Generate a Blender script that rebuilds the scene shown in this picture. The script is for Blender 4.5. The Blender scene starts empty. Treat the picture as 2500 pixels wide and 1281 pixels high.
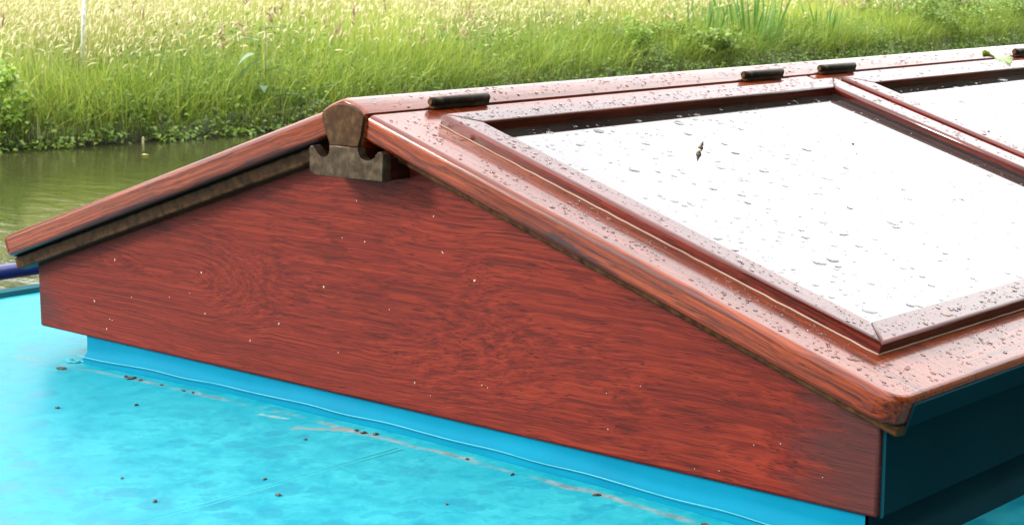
import bpy, bmesh, math, random
import numpy as np
from mathutils import Vector, Matrix

random.seed(7)
rng = np.random.default_rng(11)
C = bpy.context.scene
COL = C.collection
R = math.radians

# ------------------------------------------------------------------ camera
cd = bpy.data.cameras.new('camera')
cam = bpy.data.objects.new('camera', cd)
COL.objects.link(cam)
yaw, pit, rol = 2.296, -0.1678, 0.0005
fw = Vector((math.cos(pit)*math.cos(yaw), math.cos(pit)*math.sin(yaw), math.sin(pit)))
rt = fw.cross(Vector((0, 0, 1))).normalized()
up = rt.cross(fw)
M = Matrix((rt, up, -fw)).transposed().to_4x4()
M.translation = Vector((1.2174, -1.173, 0.4213))
cam.matrix_world = M
cd.sensor_width = 36.0
cd.lens = 36.0*4423.5/2500.0
cd.clip_start = 0.05
cd.clip_end = 3000.0
cd.dof.use_dof = True
cd.dof.focus_distance = 1.75
cd.dof.aperture_fstop = 42.0
C.camera = cam

# ------------------------------------------------------------------ world, sun, exposure
SUN_TO = Vector((-0.56, -0.62, 0.52)).normalized()      # direction towards the sun
sun_el = math.asin(SUN_TO.z)
sun_az = math.atan2(SUN_TO.x, SUN_TO.y)
w = bpy.data.worlds.new("World")
C.world = w
w.use_nodes = True
nt = w.node_tree
nt.nodes.clear()
out = nt.nodes.new('ShaderNodeOutputWorld')
bg = nt.nodes.new('ShaderNodeBackground')
sky = nt.nodes.new('ShaderNodeTexSky')
sky.sky_type = 'NISHITA'
sky.sun_disc = False
sky.sun_elevation = sun_el
sky.sun_rotation = sun_az
sky.dust_density = 4.0
hs = nt.nodes.new('ShaderNodeHueSaturation')
hs.inputs['Saturation'].default_value = 0.35
nt.links.new(sky.outputs[0], hs.inputs['Color'])
tcw = nt.nodes.new('ShaderNodeTexCoord')
ns = nt.nodes.new('ShaderNodeTexNoise')
ns.inputs['Scale'].default_value = 2.2
ns.inputs['Detail'].default_value = 5
nt.links.new(tcw.outputs['Generated'], ns.inputs['Vector'])
cr = nt.nodes.new('ShaderNodeValToRGB')
cr.color_ramp.elements[0].position = 0.3
cr.color_ramp.elements[0].color = (6.2, 6.1, 6.3, 1)
cr.color_ramp.elements[1].position = 0.65
cr.color_ramp.elements[1].color = (10.5, 10.3, 10.2, 1)
nt.links.new(ns.outputs['Fac'], cr.inputs['Fac'])
# overcast sky: brightness falls gently from the zenith to the horizon
sx = nt.nodes.new('ShaderNodeSeparateXYZ')
nt.links.new(tcw.outputs['Generated'], sx.inputs[0])
mr = nt.nodes.new('ShaderNodeMapRange')
mr.inputs['From Min'].default_value = 0.0
mr.inputs['From Max'].default_value = 1.0
mr.inputs['To Min'].default_value = 0.58
mr.inputs['To Max'].default_value = 1.0
nt.links.new(sx.outputs['Z'], mr.inputs['Value'])
vm = nt.nodes.new('ShaderNodeVectorMath')
vm.operation = 'SCALE'
nt.links.new(cr.outputs[0], vm.inputs[0])
nt.links.new(mr.outputs[0], vm.inputs['Scale'])
mx = nt.nodes.new('ShaderNodeMix')
mx.data_type = 'RGBA'
mx.inputs['Factor'].default_value = 0.82
nt.links.new(hs.outputs[0], [i for i in mx.inputs if i.name == 'A' and i.type == 'RGBA'][0])
nt.links.new(vm.outputs[0], [i for i in mx.inputs if i.name == 'B' and i.type == 'RGBA'][0])
nt.links.new([i for i in mx.outputs if i.type == 'RGBA'][0], bg.inputs['Color'])
bg.inputs['Strength'].default_value = 0.12
nt.links.new(bg.outputs[0], out.inputs[0])

sd = bpy.data.lights.new('sun', 'SUN')
sd.energy = 1.5
sd.angle = R(14)
sd.color = (1.0, 0.95, 0.86)
so = bpy.data.objects.new('sun', sd)
so.rotation_euler = (-SUN_TO).to_track_quat('-Z', 'Y').to_euler()
so.location = (-6, -3, 8)
COL.objects.link(so)

C.view_settings.view_transform = 'Standard'
C.view_settings.look = 'None'
C.view_settings.gamma = 1.0
C.view_settings.use_curve_mapping = False
C.view_settings.exposure = 2.66

# ------------------------------------------------------------------ node helper
class NT:
    def __init__(s, name):
        s.m = bpy.data.materials.new(name)
        s.m.use_nodes = True
        s.t = s.m.node_tree
        s.t.nodes.clear()
        s.out = s.t.nodes.new('ShaderNodeOutputMaterial')
    def n(s, typ, **kw):
        nd = s.t.nodes.new('ShaderNode'+typ)
        for k, v in kw.items():
            setattr(nd, k, v)
        return nd
    def setin(s, nd, **kw):
        for k, v in kw.items():
            key = k.replace('_', ' ')
            s.put(nd.inputs[key] if key in nd.inputs else nd.inputs[k], v)
        return nd
    def put(s, sock, v):
        if isinstance(v, bpy.types.NodeSocket):
            s.t.links.new(v, sock)
        else:
            sock.default_value = v
    def coord(s, kind='Object'):
        return s.n('TexCoord').outputs[kind]
    def mapping(s, vec, scale=(1, 1, 1), loc=(0, 0, 0), rot=(0, 0, 0)):
        m = s.n('Mapping')
        s.put(m.inputs['Vector'], vec)
        s.put(m.inputs['Scale'], scale)
        s.put(m.inputs['Location'], loc)
        s.put(m.inputs['Rotation'], rot)
        return m.outputs[0]
    def noise(s, vec, scale=5, detail=4, rough=0.5, dist=0.0, out='Fac'):
        m = s.n('TexNoise')
        s.put(m.inputs['Vector'], vec)
        s.put(m.inputs['Scale'], scale)
        s.put(m.inputs['Detail'], detail)
        s.put(m.inputs['Roughness'], rough)
        s.put(m.inputs['Distortion'], dist)
        return m.outputs[out]
    def math(s, op, a, b=0.0, clamp=False):
        m = s.n('Math', operation=op, use_clamp=clamp)
        s.put(m.inputs[0], a)
        s.put(m.inputs[1], b)
        return m.outputs[0]
    def ramp(s, fac, stops, interp='LINEAR'):
        r = s.n('ValToRGB')
        r.color_ramp.interpolation = interp
        e = r.color_ramp.elements
        while len(e) < len(stops):
            e.new(0.5)
        for k, (p, c) in enumerate(stops):
            e[k].position = p
            e[k].color = (c, c, c, 1) if isinstance(c, (int, float)) else (*c, 1)
        s.put(r.inputs[0], fac)
        return r.outputs[0]
    def mix(s, f, a, b, mode='MIX'):
        m = s.n('Mix', data_type='RGBA', blend_type=mode)
        for k, v in (('Factor', f), ('A', a), ('B', b)):
            if k != 'Factor' and isinstance(v, tuple) and len(v) == 3:
                v = (*v, 1)
            sock = [i for i in m.inputs if i.name == k and (i.type == 'RGBA' or (k == 'Factor' and i.type == 'VALUE'))][0]
            s.put(sock, v)
        return [o for o in m.outputs if o.type == 'RGBA'][0]
    def sep(s, vec):
        m = s.n('SeparateXYZ')
        s.put(m.inputs[0], vec)
        return m.outputs
    def comb(s, x, y, z):
        m = s.n('CombineXYZ')
        s.put(m.inputs[0], x); s.put(m.inputs[1], y); s.put(m.inputs[2], z)
        return m.outputs[0]
    def vadd(s, a, b):
        m = s.n('VectorMath', operation='ADD')
        s.put(m.inputs[0], a); s.put(m.inputs[1], b)
        return m.outputs[0]
    def bump(s, h, strength=0.3, dist=0.001):
        b = s.n('Bump')
        s.put(b.inputs['Height'], h)
        s.put(b.inputs['Strength'], strength)
        s.put(b.inputs['Distance'], dist)
        return b.outputs[0]
    def bsdf(s, **kw):
        b = s.n('BsdfPrincipled')
        for k, v in kw.items():
            key = k.replace('_', ' ')
            if key == 'Base Color' and isinstance(v, tuple) and len(v) == 3:
                v = (*v, 1)
            s.put(b.inputs[key], v)
        s.t.links.new(b.outputs[0], s.out.inputs['Surface'])
        return b

def wood(name, dark, mid, light, rough=0.2, coat=0.6, coat_rough=0.08, figure=0.05, grain=1.0, stain=0.35, spec=0.5, swirl=None, flat=1.0, weather=False, wear=0.4):
    n = NT(name)
    co = n.coord()
    rnd = n.n('ObjectInfo').outputs['Random']
    off = n.comb(n.math('MULTIPLY', rnd, 37.0), n.math('MULTIPLY', rnd, 11.0), n.math('MULTIPLY', rnd, 23.0))
    P = n.vadd(co, off)
    warp = n.noise(n.mapping(P, (2.2, 5.0, 5.0)), 1.0, 1.5, 0.4)
    wv = n.math('MULTIPLY', n.math('SUBTRACT', warp, 0.5), figure)
    warp2 = n.noise(n.mapping(P, (11, 26, 26)), 1.0, 2, 0.5)
    wv = n.math('ADD', wv, n.math('MULTIPLY', n.math('SUBTRACT', warp2, 0.5), 0.010))
    if swirl:
        s = n.sep(co)
        for (x0, z0, ax, az, amp) in swirl:
            dx = n.math('MAXIMUM', 0.0, n.math('DIVIDE', n.math('SUBTRACT', s[0], x0), ax))
            dz = n.math('DIVIDE', n.math('SUBTRACT', s[2], z0), az)
            r2 = n.math('ADD', n.math('MULTIPLY', dx, dx), n.math('MULTIPLY', dz, dz))
            wv = n.math('ADD', wv, n.math('MULTIPLY', n.math('EXPONENT', n.math('MULTIPLY', r2, -1.0)), amp))
    Q = n.vadd(P, n.comb(0.0, wv, wv))
    fine = n.noise(n.mapping(Q, (4.5, 330*grain, 330*grain)), 1.0, 5, 0.64)
    midn = n.noise(n.mapping(Q, (2.2, 75*grain, 75*grain)), 1.0, 4, 0.6)
    pore = n.noise(n.mapping(Q, (26, 900*grain, 900*grain)), 1.0, 2, 0.5)
    big = n.noise(n.mapping(Q, (1.6, 7, 7)), 1.0, 3, 0.55)
    g = n.math('ADD', n.math('MULTIPLY', fine, 0.84), n.math('MULTIPLY', midn, 0.16))
    col = n.ramp(g, [(0.30, dark), (0.46, mid), (0.68, light)])
    porem = n.ramp(pore, [(0.34, 1.0), (0.42, 0.0)])
    col = n.mix(n.math('MULTIPLY', porem, 0.7), col, tuple(c*0.6 for c in dark))
    st = n.ramp(big, [(0.30, 1.0), (0.52, 0.0)])
    col = n.mix(n.math('MULTIPLY', st, stain), col, tuple(c*1.2 for c in dark))
    dk = n.noise(n.mapping(Q, (10, 60, 60)), 1.0, 4, 0.7)
    dkm = n.ramp(dk, [(0.25+0.06*(wear > 0.5), 1.0), (0.33+0.06*(wear > 0.5), 0.0)])
    col = n.mix(n.math('MULTIPLY', dkm, wear), col, (0.010, 0.0035, 0.003))
    if weather:      # grey weathering where rain gets into the end grain and along the foot of the board
        s = n.sep(co)
        e1 = n.math('MULTIPLY', n.math('SUBTRACT', s[0], 0.44), 5.0)
        e2 = n.math('MULTIPLY', n.math('SUBTRACT', -0.085, s[2]), 9.0)
        e3 = n.math('MULTIPLY', n.math('SUBTRACT', -0.49, s[0]), 5.0)
        we = n.math('ADD', n.math('MAXIMUM', n.math('MAXIMUM', e1, e2), e3), n.math('MULTIPLY', n.noise(n.mapping(Q, (5, 40, 40)), 1.0, 5, 0.7), 1.0))
        col = n.mix(n.math('MULTIPLY', n.ramp(we, [(0.56, 0.0), (0.85, 1.0)]), 0.75), col, (0.020, 0.0085, 0.0085))
    rg = n.noise(n.mapping(P, (6, 18, 18)), 1.0, 4, 0.6)
    rough_s = n.math('ADD', n.math('MULTIPLY', rg, 0.25), rough-0.1)
    bh = n.math('ADD', n.math('MULTIPLY', fine, 0.9), n.math('MULTIPLY', pore, 0.5))
    nrm = n.bump(bh, 0.42*flat, 0.0010)
    cn = n.bump(n.math('ADD', n.math('MULTIPLY', fine, 0.10), n.math('MULTIPLY', rg, 1.0)), 0.12, 0.0008)
    n.bsdf(Base_Color=col, Roughness=rough_s, Normal=nrm, Coat_Weight=coat, Coat_Roughness=coat_rough, Coat_Normal=cn, Coat_IOR=1.45, Specular_IOR_Level=spec)
    return n.m

M_ = {}
RED = ((0.019, 0.0021, 0.0013), (0.057, 0.0049, 0.0024), (0.104, 0.0118, 0.0048))
ORG = ((0.010, 0.0016, 0.0007), (0.062, 0.0078, 0.0015), (0.155, 0.0270, 0.0034))
WINE = ((0.007, 0.0011, 0.0007), (0.034, 0.0034, 0.0016), (0.085, 0.0098, 0.0034))
M_['gable'] = wood('varnished_mahogany_board', *RED, rough=0.5, coat=0.10, coat_rough=0.3, figure=0.085, stain=0.22, spec=0.06, swirl=[(-0.27, 0.030, 0.095, 0.036, 0.046), (0.02, -0.012, 0.22, 0.06, 0.040)], weather=True)
M_['lid'] = wood('wet_varnished_mahogany', *ORG, rough=0.28, coat=0.50, coat_rough=0.12, figure=0.012, stain=0.4, spec=0.05, wear=0.8)
M_['mould'] = wood('wet_varnished_moulding', *WINE, rough=0.28, coat=0.50, coat_rough=0.11, figure=0.010, stain=0.5, spec=0.05)
M_['block'] = wood('dark_maroon_wood', (0.006, 0.0018, 0.0014), (0.016, 0.0030, 0.0020), (0.028, 0.005, 0.003), rough=0.5, coat=0.1, spec=0.05)
M_['interior'] = wood('bare_inner_wood', (0.03, 0.012, 0.006), (0.06, 0.025, 0.012), (0.09, 0.04, 0.02), rough=0.6, coat=0)

def m_bronze(name, a, b, c, metal=0.55, rough=0.45):
    n = NT(name)
    co = n.coord()
    x = n.noise(co, 110, 4, 0.6)
    y = n.noise(co, 22, 4, 0.6)
    col = n.ramp(x, [(0.33, a), (0.52, b), (0.72, c)])
    gr = n.ramp(y, [(0.5, 0.0), (0.7, 1.0)])
    col = n.mix(n.math('MULTIPLY', gr, 0.22), col, (0.034, 0.026, 0.013))
    n.bsdf(Base_Color=col, Metallic=metal, Specular_IOR_Level=0.06, Roughness=n.math('ADD', n.math('MULTIPLY', x, 0.3), rough-0.15), Normal=n.bump(x, 0.18, 0.0008))
    return n.m
M_['bronze'] = m_bronze('weathered_bronze', (0.018, 0.0120, 0.0075), (0.034, 0.0235, 0.0145), (0.060, 0.044, 0.027), metal=0.45, rough=0.38)
M_['bronze_brown'] = m_bronze('brown_patina', (0.013, 0.0058, 0.0022), (0.025, 0.0110, 0.0040), (0.050, 0.024, 0.009), metal=0.0)
M_['strip'] = m_bronze('brass_strip_patina', (0.010, 0.0040, 0.0015), (0.034, 0.0130, 0.0042), (0.055, 0.028, 0.010), metal=0.0)
M_['hinge'] = m_bronze('dark_hinge_patina', (0.004, 0.0032, 0.002), (0.011, 0.0085, 0.0055), (0.055, 0.042, 0.022), metal=0.3, rough=0.42)

def paint(name, base, var, rough=0.3, coat=0.3, spec=0.3):
    n = NT(name)
    co = n.coord()
    x = n.noise(co, 9, 5, 0.6)
    y = n.noise(co, 120, 3, 0.6)
    col = n.mix(n.ramp(x, [(0.35, 0.0), (0.7, 1.0)]), base, var)
    ch = n.noise(co, 55, 7, 0.8)
    col = n.mix(n.ramp(ch, [(0.68, 0.0), (0.74, 0.5)]), col, tuple(min(0.6, c*2.2+0.012) for c in var))
    n.bsdf(Base_Color=col, Roughness=n.math('ADD', n.math('MULTIPLY', x, 0.25), rough-0.1), Coat_Weight=coat, Coat_Roughness=0.15, Specular_IOR_Level=spec, Normal=n.bump(n.math('ADD', x, n.math('MULTIPLY', y, 0.3)), 0.2, 0.001))
    return n.m
M_['petrol'] = paint('dark_petrol_paint', (0.0005, 0.0130, 0.0190), (0.0008, 0.0165, 0.0230), rough=0.75, coat=0.0, spec=0.03)
M_['coaming'] = paint('turquoise_paint', (0.0004, 0.072, 0.122), (0.0007, 0.085, 0.138), rough=0.6, coat=0.0, spec=0.02)
M_['rim'] = paint('dark_turquoise_rim', (0.002, 0.055, 0.070), (0.002, 0.065, 0.080), rough=0.5, coat=0.0, spec=0.15)
M_['hull'] = paint('hull_paint', (0.006, 0.02, 0.05), (0.008, 0.025, 0.06), rough=0.4)
M_['rail'] = paint('navy_blue_paint', (0.003, 0.008, 0.075), (0.004, 0.011, 0.09), rough=0.4, coat=0.2)
M_['caulk'] = paint('cream_sealant', (0.14, 0.095, 0.07), (0.07, 0.03, 0.02), rough=0.5, coat=0.1)
M_['seam'] = paint('painted_seam', (0.006, 0.15, 0.185), (0.03, 0.21, 0.235), rough=0.5, coat=0.0, spec=0.1)
M_['bead'] = paint('pale_sealant_bead', (0.04, 0.18, 0.22), (0.012, 0.13, 0.18), rough=0.5, coat=0.0, spec=0.05)
M_['rubber'] = paint('grey_rubber', (0.008, 0.0075, 0.008), (0.014, 0.013, 0.014), rough=0.8, coat=0, spec=0.03)

def m_deck():
    n = NT('wet_turquoise_deck')
    co = n.coord()
    # puddles: rounded spots
    def spots(scale, lo, hi, seed):
        jit = n.noise(n.mapping(co, (1, 1, 0), (seed, 0, 0)), 26, 5, 0.65, out='Color')
        v = n.n('VectorMath', operation='SCALE'); n.put(v.inputs[0], jit); n.put(v.inputs['Scale'], 0.034)
        vo = n.n('TexVoronoi', feature='SMOOTH_F1')
        n.put(vo.inputs['Vector'], n.vadd(n.mapping(co, (1, 1, 0), (seed, seed*0.3, 0)), v.outputs[0]))
        n.put(vo.inputs['Scale'], scale)
        n.put(vo.inputs['Smoothness'], 0.25)
        sc = n.sep(vo.outputs['Color'])
        th = n.math('ADD', n.math('MULTIPLY', sc[0], hi-lo), lo)
        d = n.math('SUBTRACT', th, vo.outputs['Distance'])
        return n.math('MULTIPLY', d, 14.0, True)
    s1 = spots(22, -0.25, 0.50, 1.7)
    s2 = spots(38, -0.25, 0.45, 5.1)
    pud = n.math('MAXIMUM', s1, s2)
    zone = n.noise(n.mapping(co, (1, 1, 0)), 2.4, 3, 0.5)
    film = n.ramp(n.noise(n.mapping(co, (1, 1, 0)), 19, 9, 0.74, 0.4), [(0.36, 0.0), (0.64, 1.0)])
    filmz = n.math('MULTIPLY', film, n.ramp(zone, [(0.35, 0.15), (0.62, 0.9)]))
    base = n.mix(filmz, (0.0018, 0.124, 0.166), (0.0150, 0.176, 0.206))
    base = n.mix(n.math('MULTIPLY', pud, 0.48), base, (0.0006, 0.094, 0.146))
    # fine chalky speckle and crisp-edged drying marks
    sp_ = n.noise(n.mapping(co, (1, 1, 0)), 210, 4, 0.7)
    base = n.mix(n.math('MULTIPLY', n.ramp(sp_, [(0.56, 0.0), (0.66, 1.0)]), n.math('ADD', n.math('MULTIPLY', filmz, 0.35), 0.10)), base, (0.050, 0.215, 0.235))
    dr_ = n.noise(n.mapping(co, (1, 1, 0), (3.1, 1.7, 0)), 46, 6, 0.62, 0.6)
    base = n.mix(n.math('MULTIPLY', n.ramp(dr_, [(0.540, 0.0), (0.552, 1.0)]), 0.38), base, (0.0010, 0.105, 0.152))
    # pale scuffs and chalky marks
    sc = n.noise(n.mapping(co, (1, 2.2, 0), rot=(0, 0, 0.3)), 34, 6, 0.75)
    scm = n.ramp(sc, [(0.66, 0.0), (0.74, 1.0)])
    base = n.mix(n.math('MULTIPLY', scm, 0.5), base, (0.12, 0.23, 0.25))
    # silt line where dirt gathered in front of the coaming
    s = n.sep(co)
    wob = n.math('MULTIPLY', n.math('SUBTRACT', n.noise(n.mapping(co, (1, 1, 0)), 16, 4, 0.65), 0.5), 0.022)
    dy = n.math('ABSOLUTE', n.math('ADD', n.math('ADD', s[1], 0.0285), wob))
    line = n.math('SUBTRACT', 1.0, n.math('DIVIDE', dy, 0.0065), True)
    inx = n.math('MULTIPLY', n.math('LESS_THAN', n.math('ABSOLUTE', s[0]), 0.56), 1.0)
    patch = n.ramp(n.noise(n.mapping(co, (1, 1, 0)), 11, 4, 0.6), [(0.40, 0.0), (0.60, 1.0)])
    lm = n.math('MULTIPLY', n.math('MULTIPLY', line, inx), patch)
    base = n.mix(n.math('MULTIPLY', lm, 0.85), base, n.mix(n.ramp(n.noise(n.mapping(co, (1, 1, 0)), 60, 4, 0.7), [(0.42, 0.0), (0.58, 1.0)]), (0.085, 0.065, 0.052), (0.14, 0.15, 0.145)))
    # scraped, tea-coloured scuffs
    for (ax_, ay_, bx_, by_, wd_, cl_, st_) in ((-0.043, -0.058, 0.000, -0.030, 0.0065, (0.14, 0.11, 0.08), 0.7), (-0.112, -0.047, -0.078, -0.040, 0.0045, (0.14, 0.19, 0.18), 0.7)):
        L2_ = (bx_-ax_)**2+(by_-ay_)**2
        px_ = n.math('SUBTRACT', s[0], ax_); py_ = n.math('SUBTRACT', s[1], ay_)
        t_ = n.math('DIVIDE', n.math('ADD', n.math('MULTIPLY', px_, bx_-ax_), n.math('MULTIPLY', py_, by_-ay_)), L2_, True)
        ex_ = n.math('SUBTRACT', px_, n.math('MULTIPLY', t_, bx_-ax_)); ey_ = n.math('SUBTRACT', py_, n.math('MULTIPLY', t_, by_-ay_))
        ds_ = n.math('SQRT', n.math('ADD', n.math('MULTIPLY', ex_, ex_), n.math('MULTIPLY', ey_, ey_)))
        nz_ = n.noise(n.mapping(co, (1, 1, 0)), 70, 5, 0.7)
        mk_ = n.math('MULTIPLY', n.math('SUBTRACT', 1.0, n.math('DIVIDE', n.math('ADD', ds_, n.math('MULTIPLY', n.math('SUBTRACT', nz_, 0.5), 0.030)), wd_), True), st_)
        base = n.mix(mk_, base, cl_)
    ro = n.math('ADD', n.math('MULTIPLY', filmz, 0.20), 0.36)
    ro = n.math('SUBTRACT', ro, n.math('MULTIPLY', pud, 0.04))
    h = n.math('ADD', n.math('MULTIPLY', pud, 0.12), n.math('MULTIPLY', n.noise(n.mapping(co, (1, 1, 0)), 14, 4, 0.55), 0.9))
    n.bsdf(Base_Color=base, Roughness=ro, Normal=n.bump(h, 0.25, 0.0015), Specular_IOR_Level=n.math('ADD', n.math('MULTIPLY', pud, 0.02), 0.08))
    return n.m
M_['deck'] = m_deck()

def m_pane():
    n = NT('skylight_glass')
    co = n.coord()
    x = n.noise(co, 7, 4, 0.6)
    y = n.noise(co, 150, 3, 0.6)
    col = n.mix(n.ramp(x, [(0.35, 0.0), (0.7, 1.0)]), (0.005, 0.0045, 0.0045), (0.018, 0.015, 0.014))
    n.bsdf(Base_Color=col, Roughness=n.ramp(x, [(0.3, 0.012), (0.75, 0.06)]), IOR=1.64, Normal=n.bump(y, 0.015, 0.0005))
    return n.m
M_['pane'] = m_pane()

def m_waterdrop():
    n = NT('rain_water')
    n.bsdf(Base_Color=(0.95, 0.97, 1.0), Roughness=0.02, IOR=1.33, Transmission_Weight=1.0)
    return n.m
M_['drop'] = m_waterdrop()

def m_canal():
    n = NT('canal_water')
    co = n.coord()
    a = n.noise(n.mapping(co, (1.0, 2.4, 1), rot=(0, 0, 0.75)), 2.6, 4, 0.55, 0.4)
    b = n.noise(n.mapping(co, (1.0, 2.8, 1), rot=(0, 0, 0.55)), 9, 3, 0.5, 0.3)
    h = n.math('ADD', a, n.math('MULTIPLY', b, 0.25))
    col = n.mix(n.noise(co, 0.8, 3), (0.012, 0.014, 0.005), (0.03, 0.032, 0.011))
    n.bsdf(Base_Color=col, Roughness=0.06, IOR=1.33, Normal=n.bump(h, 0.10, 0.06))
    return n.m
M_['canal'] = m_canal()

def m_soil():
    n = NT('meadow_soil')
    co = n.coord()
    a = n.noise(co, 1.6, 6, 0.6)
    g = n.mix(n.ramp(a, [(0.35, 0.0), (0.65, 1.0)]), (0.030, 0.050, 0.010), (0.075, 0.095, 0.022))
    z = n.sep(co)[2]
    wet = n.ramp(n.math('ADD', n.math('MULTIPLY', z, 5.0), 4.2), [(0.2, 0.0), (0.9, 1.0)])
    c = n.mix(wet, (0.012, 0.010, 0.006), g)
    n.bsdf(Base_Color=c, Roughness=0.9, Normal=n.bump(a, 0.6, 0.05))
    return n.m
M_['soil'] = m_soil()

def m_leafy(name, c0, c1, c2, trans=0.38, rough=0.5, attr='rnd'):
    n = NT(name)
    at = n.n('Attribute', attribute_name=attr)
    f = at.outputs['Fac']
    col = n.ramp(f, [(0.0, c0), (0.5, c1), (1.0, c2)])
    p = n.n('BsdfPrincipled')
    n.put(p.inputs['Base Color'], col); n.put(p.inputs['Roughness'], rough); n.put(p.inputs['Specular IOR Level'], 0.35)
    t = n.n('BsdfTranslucent'); n.put(t.inputs['Color'], col)
    mxs = n.n('MixShader'); n.put(mxs.inputs[0], trans)
    n.t.links.new(p.outputs[0], mxs.inputs[1]); n.t.links.new(t.outputs[0], mxs.inputs[2])
    n.t.links.new(mxs.outputs[0], n.out.inputs['Surface'])
    return n.m
M_['blade'] = m_leafy('grass_blade', (0.042, 0.098, 0.010), (0.155, 0.230, 0.023), (0.36, 0.40, 0.065))
M_['straw'] = m_leafy('grass_straw', (0.20, 0.24, 0.06), (0.32, 0.31, 0.10), (0.42, 0.37, 0.15), 0.35)
M_['head'] = m_leafy('grass_seed_head', (0.40, 0.36, 0.20), (0.54, 0.51, 0.30), (0.66, 0.64, 0.40), 0.4, 0.7)
M_['plume'] = m_leafy('brown_seed_plume', (0.20, 0.14, 0.08), (0.30, 0.23, 0.13), (0.42, 0.35, 0.20), 0.3, 0.8)
M_['herb'] = m_leafy('bank_herb_leaf', (0.040, 0.090, 0.010), (0.095, 0.165, 0.018), (0.19, 0.26, 0.034))
M_['herb_bright'] = m_leafy('bright_herb_leaf', (0.08, 0.16, 0.014), (0.13, 0.225, 0.020), (0.20, 0.29, 0.035))
M_['dock'] = m_leafy('dock_leaf', (0.035, 0.085, 0.035), (0.06, 0.12, 0.05), (0.10, 0.17, 0.09), 0.3, 0.35)
M_['iris'] = m_leafy('reed_blade', (0.035, 0.100, 0.018), (0.060, 0.145, 0.024), (0.10, 0.20, 0.036), 0.4, 0.4)
M_['stem'] = m_leafy('plant_stem', (0.05, 0.07, 0.02), (0.09, 0.10, 0.03), (0.13, 0.12, 0.05), 0.1)
M_['yellow'] = m_leafy('yellowed_leaf', (0.36, 0.32, 0.06), (0.42, 0.36, 0.08), (0.48, 0.40, 0.10), 0.3)

def plain(name, c0, c1, scale=40, rough=0.7):
    n = NT(name)
    x = n.noise(n.coord(), scale, 4, 0.6)
    n.bsdf(Base_Color=n.mix(n.ramp(x, [(0.35, 0.0), (0.65, 1.0)]), c0, c1), Roughness=rough, Normal=n.bump(x, 0.4, 0.001))
    return n.m
M_['stake'] = plain('weathered_white_stake', (0.50, 0.54, 0.52), (0.22, 0.26, 0.25), 30, 0.6)
M_['crumb'] = plain('dark_debris', (0.008, 0.006, 0.004), (0.030, 0.019, 0.010), 300, 0.8)
M_['crumb_pale'] = plain('pale_debris', (0.22, 0.18, 0.10), (0.34, 0.30, 0.18), 300, 0.8)
M_['fleck'] = plain('pale_seed_fleck', (0.34, 0.28, 0.21), (0.22, 0.18, 0.13), 300, 0.8)
M_['bud'] = plain('dried_bud', (0.010, 0.004, 0.002), (0.03, 0.012, 0.005), 250, 0.6)
M_['greenleaf'] = plain('fallen_green_leaf', (0.050, 0.092, 0.006), (0.085, 0.130, 0.010), 90, 0.4)

# ------------------------------------------------------------------ object helpers
def put_tags(o, label=None, cat=None, group=None, kind=None):
    if label: o['label'] = label
    if cat: o['category'] = cat
    if group: o['group'] = group
    if kind: o['kind'] = kind
    return o

def link(name, me, mat, parent=None):
    o = bpy.data.objects.new(name, me)
    COL.objects.link(o)
    for m in (mat if isinstance(mat, (list, tuple)) else [mat]):
        me.materials.append(m)
    if parent is not None:
        o.parent = parent
    return o

def empty(name, loc=(0, 0, 0)):
    o = bpy.data.objects.new(name, None)
    o.location = loc
    o.empty_display_size = 0.05
    COL.objects.link(o)
    return o

def frame_matrix(xaxis, zaxis, origin):
    x = Vector(xaxis).normalized()
    z = Vector(zaxis)
    z = (z-x*z.dot(x)).normalized()
    y = z.cross(x)
    m = Matrix((x, y, z)).transposed().to_4x4()
    m.translation = Vector(origin)
    return m

def finish(name, bm, mat, parent, grain=(1, 0, 0), upv=(0, 0, 1), smooth_all=False):
    """bm holds world coordinates; the object gets its own frame, local X along the wood grain"""
    bmesh.ops.recalc_face_normals(bm, faces=bm.faces)
    c = Vector((0, 0, 0))
    for v in bm.verts: c += v.co
    c /= max(1, len(bm.verts))
    m = frame_matrix(grain, upv, c)
    bm.transform(m.inverted())
    me = bpy.data.meshes.new(name)
    if not smooth_all:                       # hard edges round every flat face, so rounded arrises keep clean normals
        for e in bm.edges:
            if not all(f.smooth for f in e.link_faces): e.smooth = False
    for f in bm.faces: f.smooth = True
    bm.to_mesh(me)
    bm.free()
    o = link(name, me, mat, parent)
    o.matrix_basis = m
    return o

def prism(bm, poly3a, poly3b):
    a = [bm.verts.new(p) for p in poly3a]
    b = [bm.verts.new(p) for p in poly3b]
    fa = bm.faces.new(a)
    fb = bm.faces.new(list(reversed(b)))
    n = len(a)
    sides = []
    for i in range(n):
        sides.append(bm.faces.new((a[i], b[i], b[(i+1) % n], a[(i+1) % n])))
    return fa, fb, sides

def bevel(bm, edges, r, seg=3):
    res = bmesh.ops.bevel(bm, geom=list(edges), offset=r, segments=seg, affect='EDGES', profile=0.5, clamp_overlap=True)
    for f in res['faces']: f.smooth = True

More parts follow.
